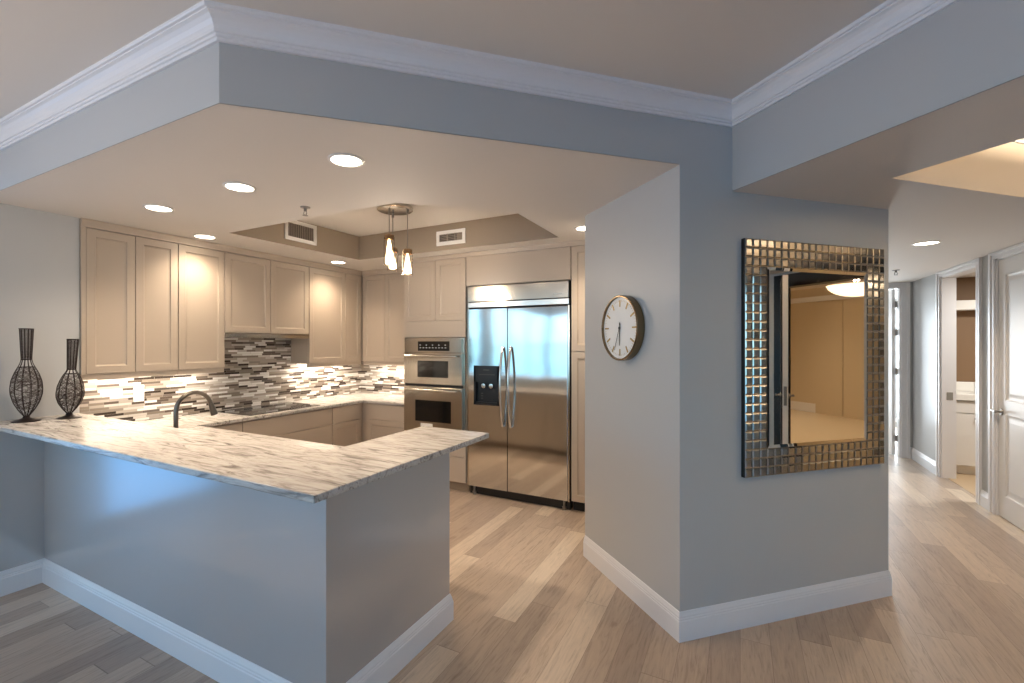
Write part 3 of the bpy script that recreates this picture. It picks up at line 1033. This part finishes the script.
# frieze above the left and back uppers (crown strip)
fz = MB()
fz.sweep([(XC, 1.672), (XC, YBC), (-3.407, YBC)], [(0, 2.496), (0.024, 2.496), (0.026, 2.51), (0.034, 2.535), (0.036, ZS - 0.001), (0, ZS - 0.001)], side=-1)
struct('trim_9', fz, M_CAB, 'taupe frieze strip between wall cabinets and ceiling', 'moulding')

# range hood under the short cabinet
rh = thing('range_hood', 'slim steel range hood under the short cabinet', 'range hood', (-4.62, 3.3, 1.66))
MB().box(L0, -4.46, 2.806, 3.806, 1.66, 1.699).build('body', M_WHITE, rh, bevel=0.002)
MB().box(-4.459, -4.445, 2.806, 3.806, 1.655, 1.699).build('front_rail', M_STEEL2, rh, bevel=0.002)

# base cabinets
XB, XBC = -4.112, -4.133


def lbase(part, y0, y1, z0, z1, framed=False):
    return (part, (XBC, y0 + g_, z0), (0, 1, 0), (1, 0, 0), y1 - y0 - 2 * g_, z1 - z0, framed)


ZK, ZTOP = 0.10, 0.866
for (lab, y0, y1, fr_) in (
        ('taupe base cabinet beside the sink under the left counter', 2.33, 2.757, [('drawer', 0.672, 0.86, False), ('door', 0.105, 0.668, True)]),
        ('wide taupe drawer base under the cooktop', 2.759, 3.85, [('drawer', 0.672, 0.86, False), ('drawer', 0.39, 0.668, False), ('drawer', 0.105, 0.386, False)]),
        ('taupe base cabinet with drawer over door near the inner corner', 3.852, 4.30, [('drawer', 0.672, 0.86, False), ('door', 0.105, 0.668, True)])):
    t_ = cabinet(lab, (-4.4, (y0 + y1) / 2, 0), [(L0, XBC, y0, y1, ZK, ZTOP)], [lbase(p, y0, y1, a, b, fm) for p, a, b, fm in fr_])
    MB().box(L0, XBC - 0.06, y0, y1, 0, ZK).build('toe_kick', M_TOE, t_)
t_ = cabinet('taupe base cabinet with drawer over door left of the oven tower', (-4.25, 4.6, 0),
             [(XBC - 0.001, -3.408, 4.351, BK - 0.013, ZK, ZTOP), (XBC - 0.1, XBC - 0.002, 4.302, 4.36, ZK, ZTOP)],
             [bfront('drawer', -4.03, -3.41, 0.672, 0.86, 4.351, False), bfront('door', -4.03, -3.41, 0.105, 0.668, 4.351, True)])
MB().box(XBC, -3.408, 4.41, BK - 0.013, 0, ZK).build('toe_kick', M_TOE, t_)
# sink-side base run behind the bar
t_ = cabinet('taupe sink base run behind the raised bar', (-3.0, 1.95, 0), [(-4.12, -1.87, 1.675, 2.27, ZK, ZTOP)],
             [('door', (-4.05 + i * 0.54 + 0.53, 2.27, 0.105), (-1, 0, 0), (0, 1, 0), 0.53, 0.75, True) for i in range(4)])
MB().box(-4.12, -1.87, 1.675, 2.20, 0, ZK).build('toe_kick', M_TOE, t_)

# tall oven tower
OX0, OX1, FY, FYC = -3.404, -2.575, 4.25, 4.271
OZ0, OZ1 = 0.60, 1.662
t_ = cabinet('tall taupe cabinet tower housing the double oven', (-2.99, 4.6, 0),
             [(OX0, OX0 + 0.02, FYC, BK - 0.002, 0.10, ZS - 0.002), (OX1 - 0.02, OX1, FYC, BK - 0.002, 0.10, ZS - 0.002),
              (OX0 + 0.02, OX1 - 0.02, FYC, BK - 0.002, OZ1 + 0.002, ZS - 0.002), (OX0 + 0.02, OX1 - 0.02, FYC, BK - 0.002, 0.10, OZ0 - 0.002),
              (OX0 + 0.02, OX1 - 0.02, BK - 0.04, BK - 0.002, OZ0, OZ1)],
             [bfront('door', OX0, (OX0 + OX1) / 2 + 0.02, 1.845, 2.515, FYC), bfront('door', (OX0 + OX1) / 2 + 0.02, OX1, 1.845, 2.515, FYC),
              bfront('filler', OX0, OX1, OZ1 + 0.004, 1.842, FYC, False),
              bfront('drawer', OX0, OX1, 0.378, OZ0 - 0.004, FYC, False), bfront('drawer', OX0, OX1, 0.105, 0.374, FYC, False)])
MB().box(OX0, OX1, FYC + 0.04, BK - 0.002, 0, 0.10).build('toe_kick', M_TOE, t_)

ov = thing('double_oven', 'stainless steel microwave and wall oven stack in the taupe tower', 'oven', (-2.99, 4.5, OZ0))
ox0, ox1 = OX0 + 0.022, OX1 - 0.022
MB().box(ox0, ox1, FYC, BK - 0.06, OZ0, OZ1).build('body', M_STEEL2, ov)
MB().box(ox0 - 0.012, ox1 + 0.012, FY - 0.002, FYC - 0.0005, OZ0, OZ1).build('face_frame', M_STEEL2, ov, bevel=0.003)
cp = MB().box(ox0 + 0.02, ox1 - 0.02, FY - 0.016, FY - 0.002, 1.496, 1.645).build('control_panel', M_STEEL2, ov, bevel=0.003)
MB().box(ox0 + 0.19, ox1 - 0.175, FY - 0.019, FY - 0.0155, 1.515, 1.62).build('display', M_BLACKGLASS, cp, bevel=0.001)
M_GLYPH = mat('display_marks', srgb(190, 190, 190), 0.5, emit=(0.8, 0.85, 0.9, 1), estr=0.15)
gm = MB()
for k in range(9):
    gm.box(ox0 + 0.215 + 0.042 * k, ox0 + 0.235 + 0.042 * k, FY - 0.0198, FY - 0.0188, 1.545, 1.551)
    if k % 2 == 0:
        gm.box(ox0 + 0.215 + 0.042 * k, ox0 + 0.23 + 0.042 * k, FY - 0.0198, FY - 0.0188, 1.575, 1.582)
gm.build('display_marks', M_GLYPH, cp)


def oven_door(z0, z1, wz0, wz1, hz, wa=0.195, wb=0.18):
    d = MB().box(ox0 + 0.005, ox1 - 0.005, FY - 0.032, FY - 0.003, z0, z1).build('door', M_STEEL2, ov, bevel=0.004)
    MB().box(ox0 + wa, ox1 - wb, FY - 0.0335, FY - 0.0315, wz0, wz1).build('window', M_BLACKGLASS, d, bevel=0.0006)
    h = MB()
    a, b = ox0 + 0.05, ox1 - 0.05
    h.tube([(a, FY - 0.075, hz), ((a + b) / 2, FY - 0.082, hz), (b, FY - 0.075, hz)], 0.012, 12)
    for x in (a + 0.03, b - 0.03):
        h.tube([(x, FY - 0.03, hz), (x, FY - 0.076, hz)], 0.009, 10)
    h.build('handle', M_HANDLE, d, smooth=True)
    return d


oven_door(1.146, 1.490, 1.222, 1.405, 1.458)
MB().box(ox0 + 0.005, ox1 - 0.005, FY - 0.012, FY - 0.002, 1.118, 1.142).build('vent_gap', M_DARK, ov)
d_ = oven_door(OZ0 + 0.005, 1.114, 0.732, 0.968, 1.085, 0.165, 0.145)
MB().box(ox0 + 0.24, ox0 + 0.40, FY - 0.0335, FY - 0.0315, 0.672, 0.712).build('badge', M_PLATE, d_)

# refrigerator
RX0, RX1 = -2.555, -1.428
rf = thing('refrigerator', 'built-in stainless side by side refrigerator with ice dispenser', 'refrigerator', ((RX0 + RX1) / 2, 4.6, 0))
MB().box(RX0, RX1, FY + 0.035, BK - 0.01, 0.09, 2.195).build('body', M_DARK, rf)
SPL = -2.083
hole = (-2.475, -2.175, 0.955, 1.365)
fyb = FY + 0.034
fd_ = MB()
x0, x1 = RX0 + 0.022, SPL - 0.003
fd_.box(x0, hole[0], FY, fyb, 0.095, 1.955)
fd_.box(hole[1], x1, FY, fyb, 0.095, 1.955)
fd_.box(hole[0], hole[1], FY, fyb, 0.095, hole[2])
fd_.box(hole[0], hole[1], FY, fyb, hole[3], 1.955)
ld = fd_.build('freezer_door', M_FRIDGE, rf)
rd = MB().box(SPL + 0.003, RX1 - 0.018, FY, fyb, 0.095, 1.955).build('refrigerator_door', M_FRIDGE, rf, bevel=0.004)
for d__, hx in ((ld, SPL - 0.045), (rd, SPL + 0.045)):
    h = MB()
    pts = []
    for k in range(17):
        s = k / 16
        pts.append((hx, FY - 0.018 - 0.062 * math.sin(PI * s) ** 0.8, 0.755 + 0.80 * s))
    h.tube([(hx, FY + 0.001, 0.755)] + pts + [(hx, FY + 0.001, 1.555)], 0.0125, 12)
    h.build('handle', M_HANDLE, d__, smooth=True)
ds = MB()
ds.box(hole[0], hole[0] + 0.022, FY - 0.004, fyb + 0.0, hole[2], hole[3])
ds.box(hole[1] - 0.022, hole[1], FY - 0.004, fyb, hole[2], hole[3])
ds.box(hole[0], hole[1], FY - 0.004, fyb, hole[2], hole[2] + 0.03)
ds.box(hole[0], hole[1], FY - 0.004, fyb, hole[3] - 0.17, hole[3])
ds.box(hole[0], hole[1], fyb - 0.006, fyb, hole[2], hole[3])
dsp = ds.build('dispenser', M_BLACK, ld)
for x in (-2.36, -2.27):
    MB().lathe([(0.0, -0.006), (0.022, -0.004), (0.026, 0.02), (0.024, 0.028), (0.0, 0.03)], (x, FY + 0.022, 1.155), 20, (0, -1, 0)).build('paddle', M_HANDLE, dsp, smooth=True)
gl = MB()
for k in range(7):
    gl.box(-2.41 + 0.028 * k, -2.395 + 0.028 * k, FY - 0.0052, FY - 0.0042, 1.27, 1.276)
gl.box(-2.36, -2.29, FY - 0.0052, FY - 0.0042, 1.318, 1.324)
for k in range(3):
    gl.box(-2.40, -2.375, FY - 0.0052 + 0.026, FY - 0.0042 + 0.026, 1.02 + 0.025 * k, 1.026 + 0.025 * k)
gl.build('dispenser_marks', M_VENT, dsp)
MB().box(RX0 + 0.005, RX1 - 0.004, FY - 0.012, FY + 0.034, 2.035, 2.192).build('grille', M_STEEL2, rf, bevel=0.003)
MB().box(RX0 + 0.005, RX1 - 0.004, FY - 0.002, FY + 0.034, 1.972, 2.028).build('grille_rail', M_HANDLE, rf, bevel=0.004)
MB().box(-1.59, -1.50, FY - 0.0135, FY - 0.0115, 2.062, 2.076).build('badge', M_NICKEL, rf)
for a_ in ((RX0, RX0 + 0.02), (RX1 - 0.016, RX1)):
    MB().box(a_[0], a_[1], FY + 0.004, FY + 0.034, 0.09, 1.965).build('side_trim', M_STEEL2, rf)
MB().box(RX0 + 0.01, RX1 - 0.005, FY + 0.045, FY + 0.12, 0.004, 0.09).build('base_grille', M_BLACK, rf)
for x in (RX0 + 0.07, RX1 - 0.06):
    MB().lathe([(0.0, 0.0), (0.02, 0.0), (0.02, 0.03), (0.011, 0.035), (0.011, 0.09)], (x, FY + 0.03, 0), 16).build('roller_foot', M_NICKEL, rf)

t_ = cabinet('taupe lift-up panel cabinet directly above the refrigerator', (-1.99, 4.6, 2.2),
             [(-2.573, -1.414, FYC, BK - 0.002, 2.203, ZS - 0.002)], [bfront('door', -2.573, -1.414, 2.205, 2.515, FYC, False)])
t_ = cabinet('tall narrow taupe pantry cabinet right of the refrigerator', (-1.23, 4.6, 0),
             [(-1.411, -1.048, FYC, BK - 0.002, 0.10, ZS - 0.002)],
             [bfront('door', -1.411, -1.049, 1.525, 2.515, FYC), bfront('door', -1.411, -1.049, 0.105, 1.515, FYC)])
MB().box(-1.411, -1.048, FYC + 0.05, BK - 0.002, 0, 0.10).build('toe_kick', M_DARK, t_)
fz2 = MB().sweep([(OX0 - 0.001, FYC), (-1.048, FYC)], [(0, 2.518), (0.024, 2.518), (0.026, 2.528), (0.034, 2.545), (0.036, ZS - 0.001), (0, ZS - 0.001)], side=-1)
struct('trim_10', fz2, M_CAB, 'taupe frieze strip above oven tower and refrigerator', 'moulding')


# ------------------------------------------------------------------ wire vases
def wire_vase(label, x, y, zs, body_r, neck_r, top_r, base_r, loops, lean=0.0):
    """zs: heights of base top, belly, shoulder ring, neck foot, rim above the bar"""
    z0 = 1.0672
    t = thing('wire_vase', label, 'vase', (x, y, z0), 'wire vases on the bar')
    zb, zbelly, zsh, zn, zt = zs
    knots = [(zb, 0.014), (zb + (zbelly - zb) * 0.22, body_r * 0.50), (zb + (zbelly - zb) * 0.5, body_r * 0.81), (zb + (zbelly - zb) * 0.8, body_r * 0.98),
             (zbelly, body_r), (zbelly + (zsh - zbelly) * 0.35, body_r * 0.94), (zbelly + (zsh - zbelly) * 0.7, body_r * 0.76),
             (zsh, body_r * 0.52), (zsh + (zn - zsh) * 0.5, neck_r * 1.2), (zn, neck_r), (zt, top_r)]

    def rad(z):
        for q in range(len(knots) - 1):
            if z <= knots[q + 1][0] + 1e-9:
                z0_, r0_ = knots[q]
                z1_, r1_ = knots[q + 1]
                return r0_ + (r1_ - r0_) * (z - z0_) / (z1_ - z0_)
        return top_r
    zz = [zb + (zt - zb) * k / 40 for k in range(41)]
    lx = lambda z: x + 0.882 * lean * (z - zb)
    ly = lambda z: y + 0.471 * lean * (z - zb)
    rb = MB()
    for k in range(loops):
        a = 2 * PI * k / loops
        rb.tube([(lx(z) + rad(z) * math.cos(a), ly(z) + rad(z) * math.sin(a), z0 + z) for z in zz], 0.0022, 6)
    rb.build('rib', M_BRONZE, t, smooth=True)
    for z, w in ((zsh, 0.0026), (zn, 0.0026), (zt, 0.0038)):
        MB().tube([(lx(z) + rad(z) * math.cos(2 * PI * k / 28), ly(z) + rad(z) * math.sin(2 * PI * k / 28), z0 + z) for k in range(28)],
                  w, 6, closed=True).build('hoop', M_BRONZE, t, smooth=True)
    wv = MB()
    rnd = random.Random(int(x * 1000))
    for k in range(105):                                   # fine wire wound inside the ribs
        ph, sl, zc = rnd.uniform(0, 6.28), rnd.uniform(-0.10, 0.10), zb + (zsh - zb) * rnd.uniform(0.06, 0.98)
        pts = []
        for j in range(25):
            a = 2 * PI * j / 25
            z = min(max(zc + sl * math.sin(a + ph), zb + 0.004), zsh)
            r = rad(z) * 0.965
            pts.append((lx(z) + r * math.cos(a), ly(z) + r * math.sin(a), z0 + z))
        wv.tube(pts, 0.00075, 4, closed=True)
    nk = 34
    for k in range(nk):
        a = 2 * PI * k / nk
        for s in (-1, 1):
            wv.tube([(lx(z) + rad(z) * 0.97 * math.cos(a + s * 2.2 * i / 10), ly(z) + rad(z) * 0.97 * math.sin(a + s * 2.2 * i / 10), z0 + z)
                     for i, z in enumerate([zn + (zt - zn) * i / 10 for i in range(11)])], 0.0008, 4)
    wv.build('wire_weave', M_MESHWIRE, t)
    MB().lathe([(0.0, z0 + 0.001), (base_r, z0 + 0.0), (base_r, z0 + 0.004), (base_r * 0.55, z0 + 0.014), (0.02, z0 + 0.024), (0.015, z0 + zb + 0.006), (0.0, z0 + zb + 0.008)],
               (x, y, 0), 30).build('base', M_BRONZE, t, smooth=True)
    return t


wire_vase('taller dark wire vase on the bar, farther from the cabinets', -4.30, 1.315, (0.035, 0.225, 0.37, 0.42, 0.63), 0.083, 0.027, 0.036, 0.075, 12)
wire_vase('shorter dark wire vase on the bar, nearest the cabinets', -4.215, 1.515, (0.035, 0.18, 0.315, 0.345, 0.56), 0.076, 0.024, 0.032, 0.070, 10, 0.05)

# ------------------------------------------------------------------ pendant fixture
pl = thing('pendant_light', 'three pendant fixture with clear glass cylinders over the kitchen', 'lamp', (-2.75, 3.306, ZT))
MB().lathe([(0, ZT - 0.001), (0.16, ZT - 0.001), (0.16, ZT - 0.028), (0.15, ZT - 0.035), (0, ZT - 0.035)], (-2.75, 3.306, 0), 40).build('canopy', M_HANDLE, pl, smooth=True)
for (x, y, zt, zb) in ((-2.765, 3.246, 2.575, 2.29), (-2.82, 3.36, 2.487, 2.268), (-2.621, 3.323, 2.445, 2.205)):
    MB().tube([(x, y, zt), (x, y, ZT - 0.03)], 0.0035, 8).lathe([(0.011, ZT - 0.075), (0.011, ZT - 0.03)], (x, y, 0), 12).build('cord', M_NICKEL, pl, smooth=True)
    sh = MB().lathe([(0.044, zb), (0.047, zb), (0.047, zt - 0.03), (0.044, zt - 0.03), (0.044, zb)], (x, y, 0), 28, caps=False).build('glass_shade', M_GLASS, pl, smooth=True)
    MB().lathe([(0.0, zt), (0.02, zt), (0.043, zt - 0.012), (0.043, zt - 0.05), (0.0, zt - 0.052)], (x, y, 0), 24).build('cap', M_AMBER, sh, smooth=True)
    MB().lathe([(0.0, zt - 0.05), (0.010, zt - 0.055), (0.018, zt - 0.10), (0.033, zb + 0.05), (0.034, zb + 0.02), (0.0, zb + 0.012)], (x, y, 0), 24).build('bulb', M_BULB, sh, smooth=True)
    lamp('pendant_lamp', 'POINT', (x, y, zb - 0.05), 9, (1.0, 0.82, 0.64), 0.04)

# ------------------------------------------------------------------ recessed lights, vents, sprinklers
cans = [(-1.822, 1.80, ZS, 'recessed light in the kitchen ceiling nearest the header'),
        (-2.712, 1.80, ZS, 'middle recessed light of the row above the bar'),
        (-3.641, 1.81, ZS, 'recessed light of the bar row nearest the cabinets'),
        (-4.25, 2.49, ZS, 'recessed light close above the wide door cabinet'),
        (-4.20, 4.02, ZS, 'recessed light close above the cabinet right of the hood'),
        (-1.135, 3.80, ZS, 'recessed light peeking past the clock wall edge'),
        (1.393, 5.228, ZH, 'recessed light in the hall ceiling')]


def can(x, y, z, label):
    t = thing('recessed_light', label, 'ceiling light', (x, y, z), 'recessed ceiling lights')
    MB().lathe([(0.078, z - 0.0005), (0.094, z - 0.0005), (0.094, z - 0.004), (0.080, z - 0.007), (0.076, z - 0.004)], (x, y, 0), 36, caps=False).build('trim_ring', M_WHITE, t, smooth=True)
    MB().lathe([(0.0, z - 0.003), (0.0775, z - 0.003)], (x, y, 0), 36, caps=False).build('lens', M_LENS, t)
    return t


first = can(*cans[0])
for (x, y, z, lab) in cans[1:]:
    t = first.copy()
    COL.objects.link(t)
    t.location = (x, y, z)
    t['label'] = lab
    for ch in first.children:
        c = ch.copy()
        COL.objects.link(c)
        c.parent = t
for (x, y, z, lab) in cans:
    lamp('can_lamp', 'SPOT', (x, y, z - 0.02), (CAN_W * (0.75 if x < -4 else 1.05)) if z == ZS else 90, WARM, 0.06, direction=(0, 0, -1), spot=2.3)


def vent(label, P, U, N, w, h, vertical):
    t = thing('air_vent', label, 'vent', tuple(Vector(P) + Vector(U) * w / 2 + Vector((0, 0, h / 2))), 'air vents in the ceiling tray')
    f = MB()
    b = 0.035
    f.obox(P, U, N, w, b, 0.012).obox(P, U, N, w, b, 0.012, z0=h - b)
    f.obox(P, U, N, b, h - 2 * b, 0.012, z0=b).obox(P, U, N, b, h - 2 * b, 0.012, u0=w - b, z0=b)
    f.build('frame', M_WHITE, t, bevel=0.002)
    MB().obox(P, U, N, w - 2 * b, h - 2 * b, 0.002, u0=b, z0=b).build('backing', M_VENTB, t)
    s = MB()
    if vertical:
        k = 14
        for i in range(k):
            s.obox(P, U, N, 0.006, h - 2 * b, 0.008, u0=b + (w - 2 * b) * (i + 0.4) / k, z0=b, n0=0.002)
    else:
        for i in range(5):
            s.obox(P, U, N, w - 2 * b, 0.004, 0.008, u0=b, z0=b + (h - 2 * b) * (i + 0.4) / 5, n0=0.002)
        s.obox(P, U, N, 0.01, h - 2 * b, 0.009, u0=b + (w - 2 * b) / 3, z0=b, n0=0.002)
        s.obox(P, U, N, 0.01, h - 2 * b, 0.009, u0=b + (w - 2 * b) * 2 / 3, z0=b, n0=0.002)
    s.build('slats', M_SLAT, t)
    return t


vent('white air vent with upright slats on the tray side above the cabinets', (-3.903, 3.05, 2.615), (0, 1, 0), (1, 0, 0), 0.38, 0.205, True)
vent('white air vent on the tray side above the oven tower', (-2.79, 4.0265, 2.61), (1, 0, 0), (0, -1, 0), 0.35, 0.15, False)


def sprinkler(label, x, y, z):
    t = thing('sprinkler_head', label, 'sprinkler', (x, y, z), 'ceiling sprinkler heads')
    MB().lathe([(0, z), (0.035, z - 0.0005), (0.033, z - 0.006), (0.012, z - 0.008), (0.011, z - 0.028), (0.0, z - 0.03)], (x, y, 0), 20).build('flange', M_NICKEL, t, smooth=True)
    a = MB()
    for s in (-1, 1):
        a.tube([(x + s * 0.010, y, z - 0.026), (x + s * 0.016, y, z - 0.045), (x + s * 0.004, y, z - 0.058)], 0.003, 6)
    a.lathe([(0, z - 0.057), (0.019, z - 0.058), (0.019, z - 0.061), (0, z - 0.062)], (x, y, 0), 16)
    a.build('deflector', M_NICKEL, t, smooth=True)
    return t


sprinkler('metal sprinkler head in the kitchen ceiling beside the tray', -2.706, 2.285, ZS)
sprinkler('small sprinkler head at the far end of the hall ceiling', 1.60, 7.0, ZH)

# under-cabinet task lighting
for (x, y, sx, sy) in ((-4.64, 2.05, 0.06, 0.6), (-4.64, 2.58, 0.06, 0.36), (-4.64, 4.22, 0.06, 0.75)):
    lamp('cabinet_light', 'AREA', (x, y, ZV + 0.02), CAB_W * sy / 0.6 * (2.3 if y < 3 else 3.6), (1, 0.86, 0.70), sx, sy)
lamp('cabinet_light', 'AREA', (-3.93, 4.85, ZV + 0.02), CAB_W * 1.5 * 3, (1, 0.86, 0.70), 0.9, 0.06)

# unseen floor lamp added behind the viewer to fill ceiling and walls
fl_ = thing('fill_floor_lamp', 'unseen nickel floor lamp added behind the viewer as fill light', 'lamp', (-3.0, -1.7, 0))
MB().lathe([(0, 0.0), (0.15, 0.0), (0.15, 0.015), (0.02, 0.03), (0, 0.03)], (-3.0, -1.7, 0), 32).build('base', M_NICKEL, fl_, smooth=True)
MB().lathe([(0.012, 0.03), (0.012, 1.74)], (-3.0, -1.7, 0), 16).build('pole', M_NICKEL, fl_, smooth=True)
MB().lathe([(0.0, 1.73), (0.05, 1.74), (0.18, 1.80), (0.27, 1.90), (0.265, 1.902), (0.17, 1.81), (0.05, 1.755), (0, 1.75)], (-3.0, -1.7, 0), 36).build('bowl', M_WHITE, fl_, smooth=True)  # bowl shaped to keep the added light off the floor

# ------------------------------------------------------------------ clock on the wall beside the kitchen
cc, cd_, cz, cR = CW, 2.617, 1.697, 0.209
N_ = Vector((-Q, -Q, 0))
Cc = Vector(mc(cc, cd_, cz))
A_ = Vector((Q, -Q, 0))          # to the viewer's right on the dial
ckt = thing('wall_clock', 'round brass rimmed clock with white dial near the wall edge', 'clock', tuple(Cc))
MB().lathe([(0, 0.001), (cR - 0.01, 0.001), (cR, 0.004), (cR, 0.052), (cR - 0.004, 0.056), (cR - 0.010, 0.056), (cR - 0.012, 0.040), (0, 0.040)], Cc, 64, N_).build('rim', M_GOLD, ckt, smooth=True)
dial = MB().lathe([(0, 0.0415), (cR - 0.013, 0.0415)], Cc, 64, N_, caps=False).build('dial', M_DIAL, ckt)


def clock_bar(mb, ang, r0, r1, w0, w1, n0, n1):
    s, c = math.sin(ang), math.cos(ang)
    d = A_ * s + Vector((0, 0, c))
    e = A_ * c - Vector((0, 0, s))
    vs = []
    for n_ in (n0, n1):
        for r, w in ((r0, -w0), (r0, w0), (r1, w1), (r1, -w1)):
            vs.append(Cc + d * r + e * w / 2 * 1.0 + N_ * n_)
    mb.add(vs, [(3, 2, 1, 0), (4, 5, 6, 7), (0, 1, 5, 4), (1, 2, 6, 5), (2, 3, 7, 6), (3, 0, 4, 7)])


mk = MB()
for k in range(12):
    clock_bar(mk, k * PI / 6, 0.135, 0.178, 0.009, 0.011, 0.0418, 0.0445)
for k in range(60):
    if k % 5:
        clock_bar(mk, k * PI / 30, 0.168, 0.178, 0.0016, 0.0016, 0.0418, 0.043)
mk.build('hour_mark', M_GOLDD, dial)
hh = MB()
clock_bar(hh, PI, -0.035, 0.112, 0.007, 0.005, 0.0455, 0.047)
hh.build('hour_hand', M_BLACK, ckt)
mh = MB()
clock_bar(mh, math.radians(201), -0.03, 0.152, 0.005, 0.004, 0.048, 0.0492)
mh.lathe([(0, 0.045), (0.008, 0.045), (0.008, 0.051), (0, 0.052)], Cc, 16, N_)
mh.build('minute_hand', M_BLACK, ckt)

# ------------------------------------------------------------------ mirror with tiled border
m0, m1, mz0, mz1 = 2.112, 3.207, 0.846, 2.188
NM = Vector((Q, -Q, 0))
UM = Vector((Q, Q, 0))
Pm = Vector(mc(m0, DW, mz0))
W_, H_ = m1 - m0, mz1 - mz0
mt = thing('wall_mirror', 'large rectangular mirror framed by small square mirrored tiles', 'mirror', tuple(Vector(mc((m0 + m1) / 2, DW, mz0))))
MB().obox(Pm, UM, NM, W_, H_, 0.024, n0=0.001).build('backing', M_GROUT, mt, bevel=0.002)
NX, NZ = 21, 26
tw, tz = W_ / NX, H_ / NZ
tl = MB()
rnd = random.Random(3)
for i in range(NX):
    for j in range(NZ):
        if 3 <= i < NX - 3 and 3 <= j < NZ - 3:
            continue
        g0 = 0.0016
        a0, a1, b0, b1 = i * tw + g0, (i + 1) * tw - g0, j * tz + g0, (j + 1) * tz - g0
        be = 0.007
        tx, ty = rnd.gauss(0, 0.010), rnd.gauss(0, 0.010)
        vs = []
        for ins, dep in ((0, 0.025), (0, 0.0275), (be, 0.031)):
            for a, b in ((a0 + ins, b0 + ins), (a1 - ins, b0 + ins), (a1 - ins, b1 - ins), (a0 + ins, b1 - ins)):
                dd = dep + (tx * (a - (a0 + a1) / 2) + ty * (b - (b0 + b1) / 2) if dep > 0.026 else 0)
                vs.append(Pm + UM * a + Vector((0, 0, b)) + NM * dd)
        fs = [(3, 2, 1, 0), (8, 9, 10, 11)]
        for r in range(2):
            for k in range(4):
                l = (k + 1) % 4
                fs.append((r * 4 + k, r * 4 + l, r * 4 + 4 + l, r * 4 + 4 + k))
        tl.add(vs, fs)
tl.build('tile_border', M_TILEMIRROR, mt)
MB().obox(Pm, UM, NM, W_ - 0.004, H_ - 0.004, 0.0006, u0=0.002, z0=0.002, n0=0.0251).build('tile_bed', M_GROUT2, mt)
gi0, gi1, gj0, gj1 = 3 * tw, W_ - 3 * tw, 3 * tz, H_ - 3 * tz
ib = 0.018
gm_ = MB()
vs = []
for ins, dep in ((0.001, 0.0295), (ib, 0.0265)):
    for a, b in ((gi0 + ins, gj0 + ins), (gi1 - ins, gj0 + ins), (gi1 - ins, gj1 - ins), (gi0 + ins, gj1 - ins)):
        vs.append(Pm + UM * a + Vector((0, 0, b)) + NM * dep)
gm_.add(vs, [(0, 1, 5, 4), (1, 2, 6, 5), (2, 3, 7, 6), (3, 0, 4, 7)])
gm_.build('glass_bevel', M_MIRROR, mt)
MB().add(vs[4:8], [(0, 1, 2, 3)]).build('glass', M_MIRROR, mt)
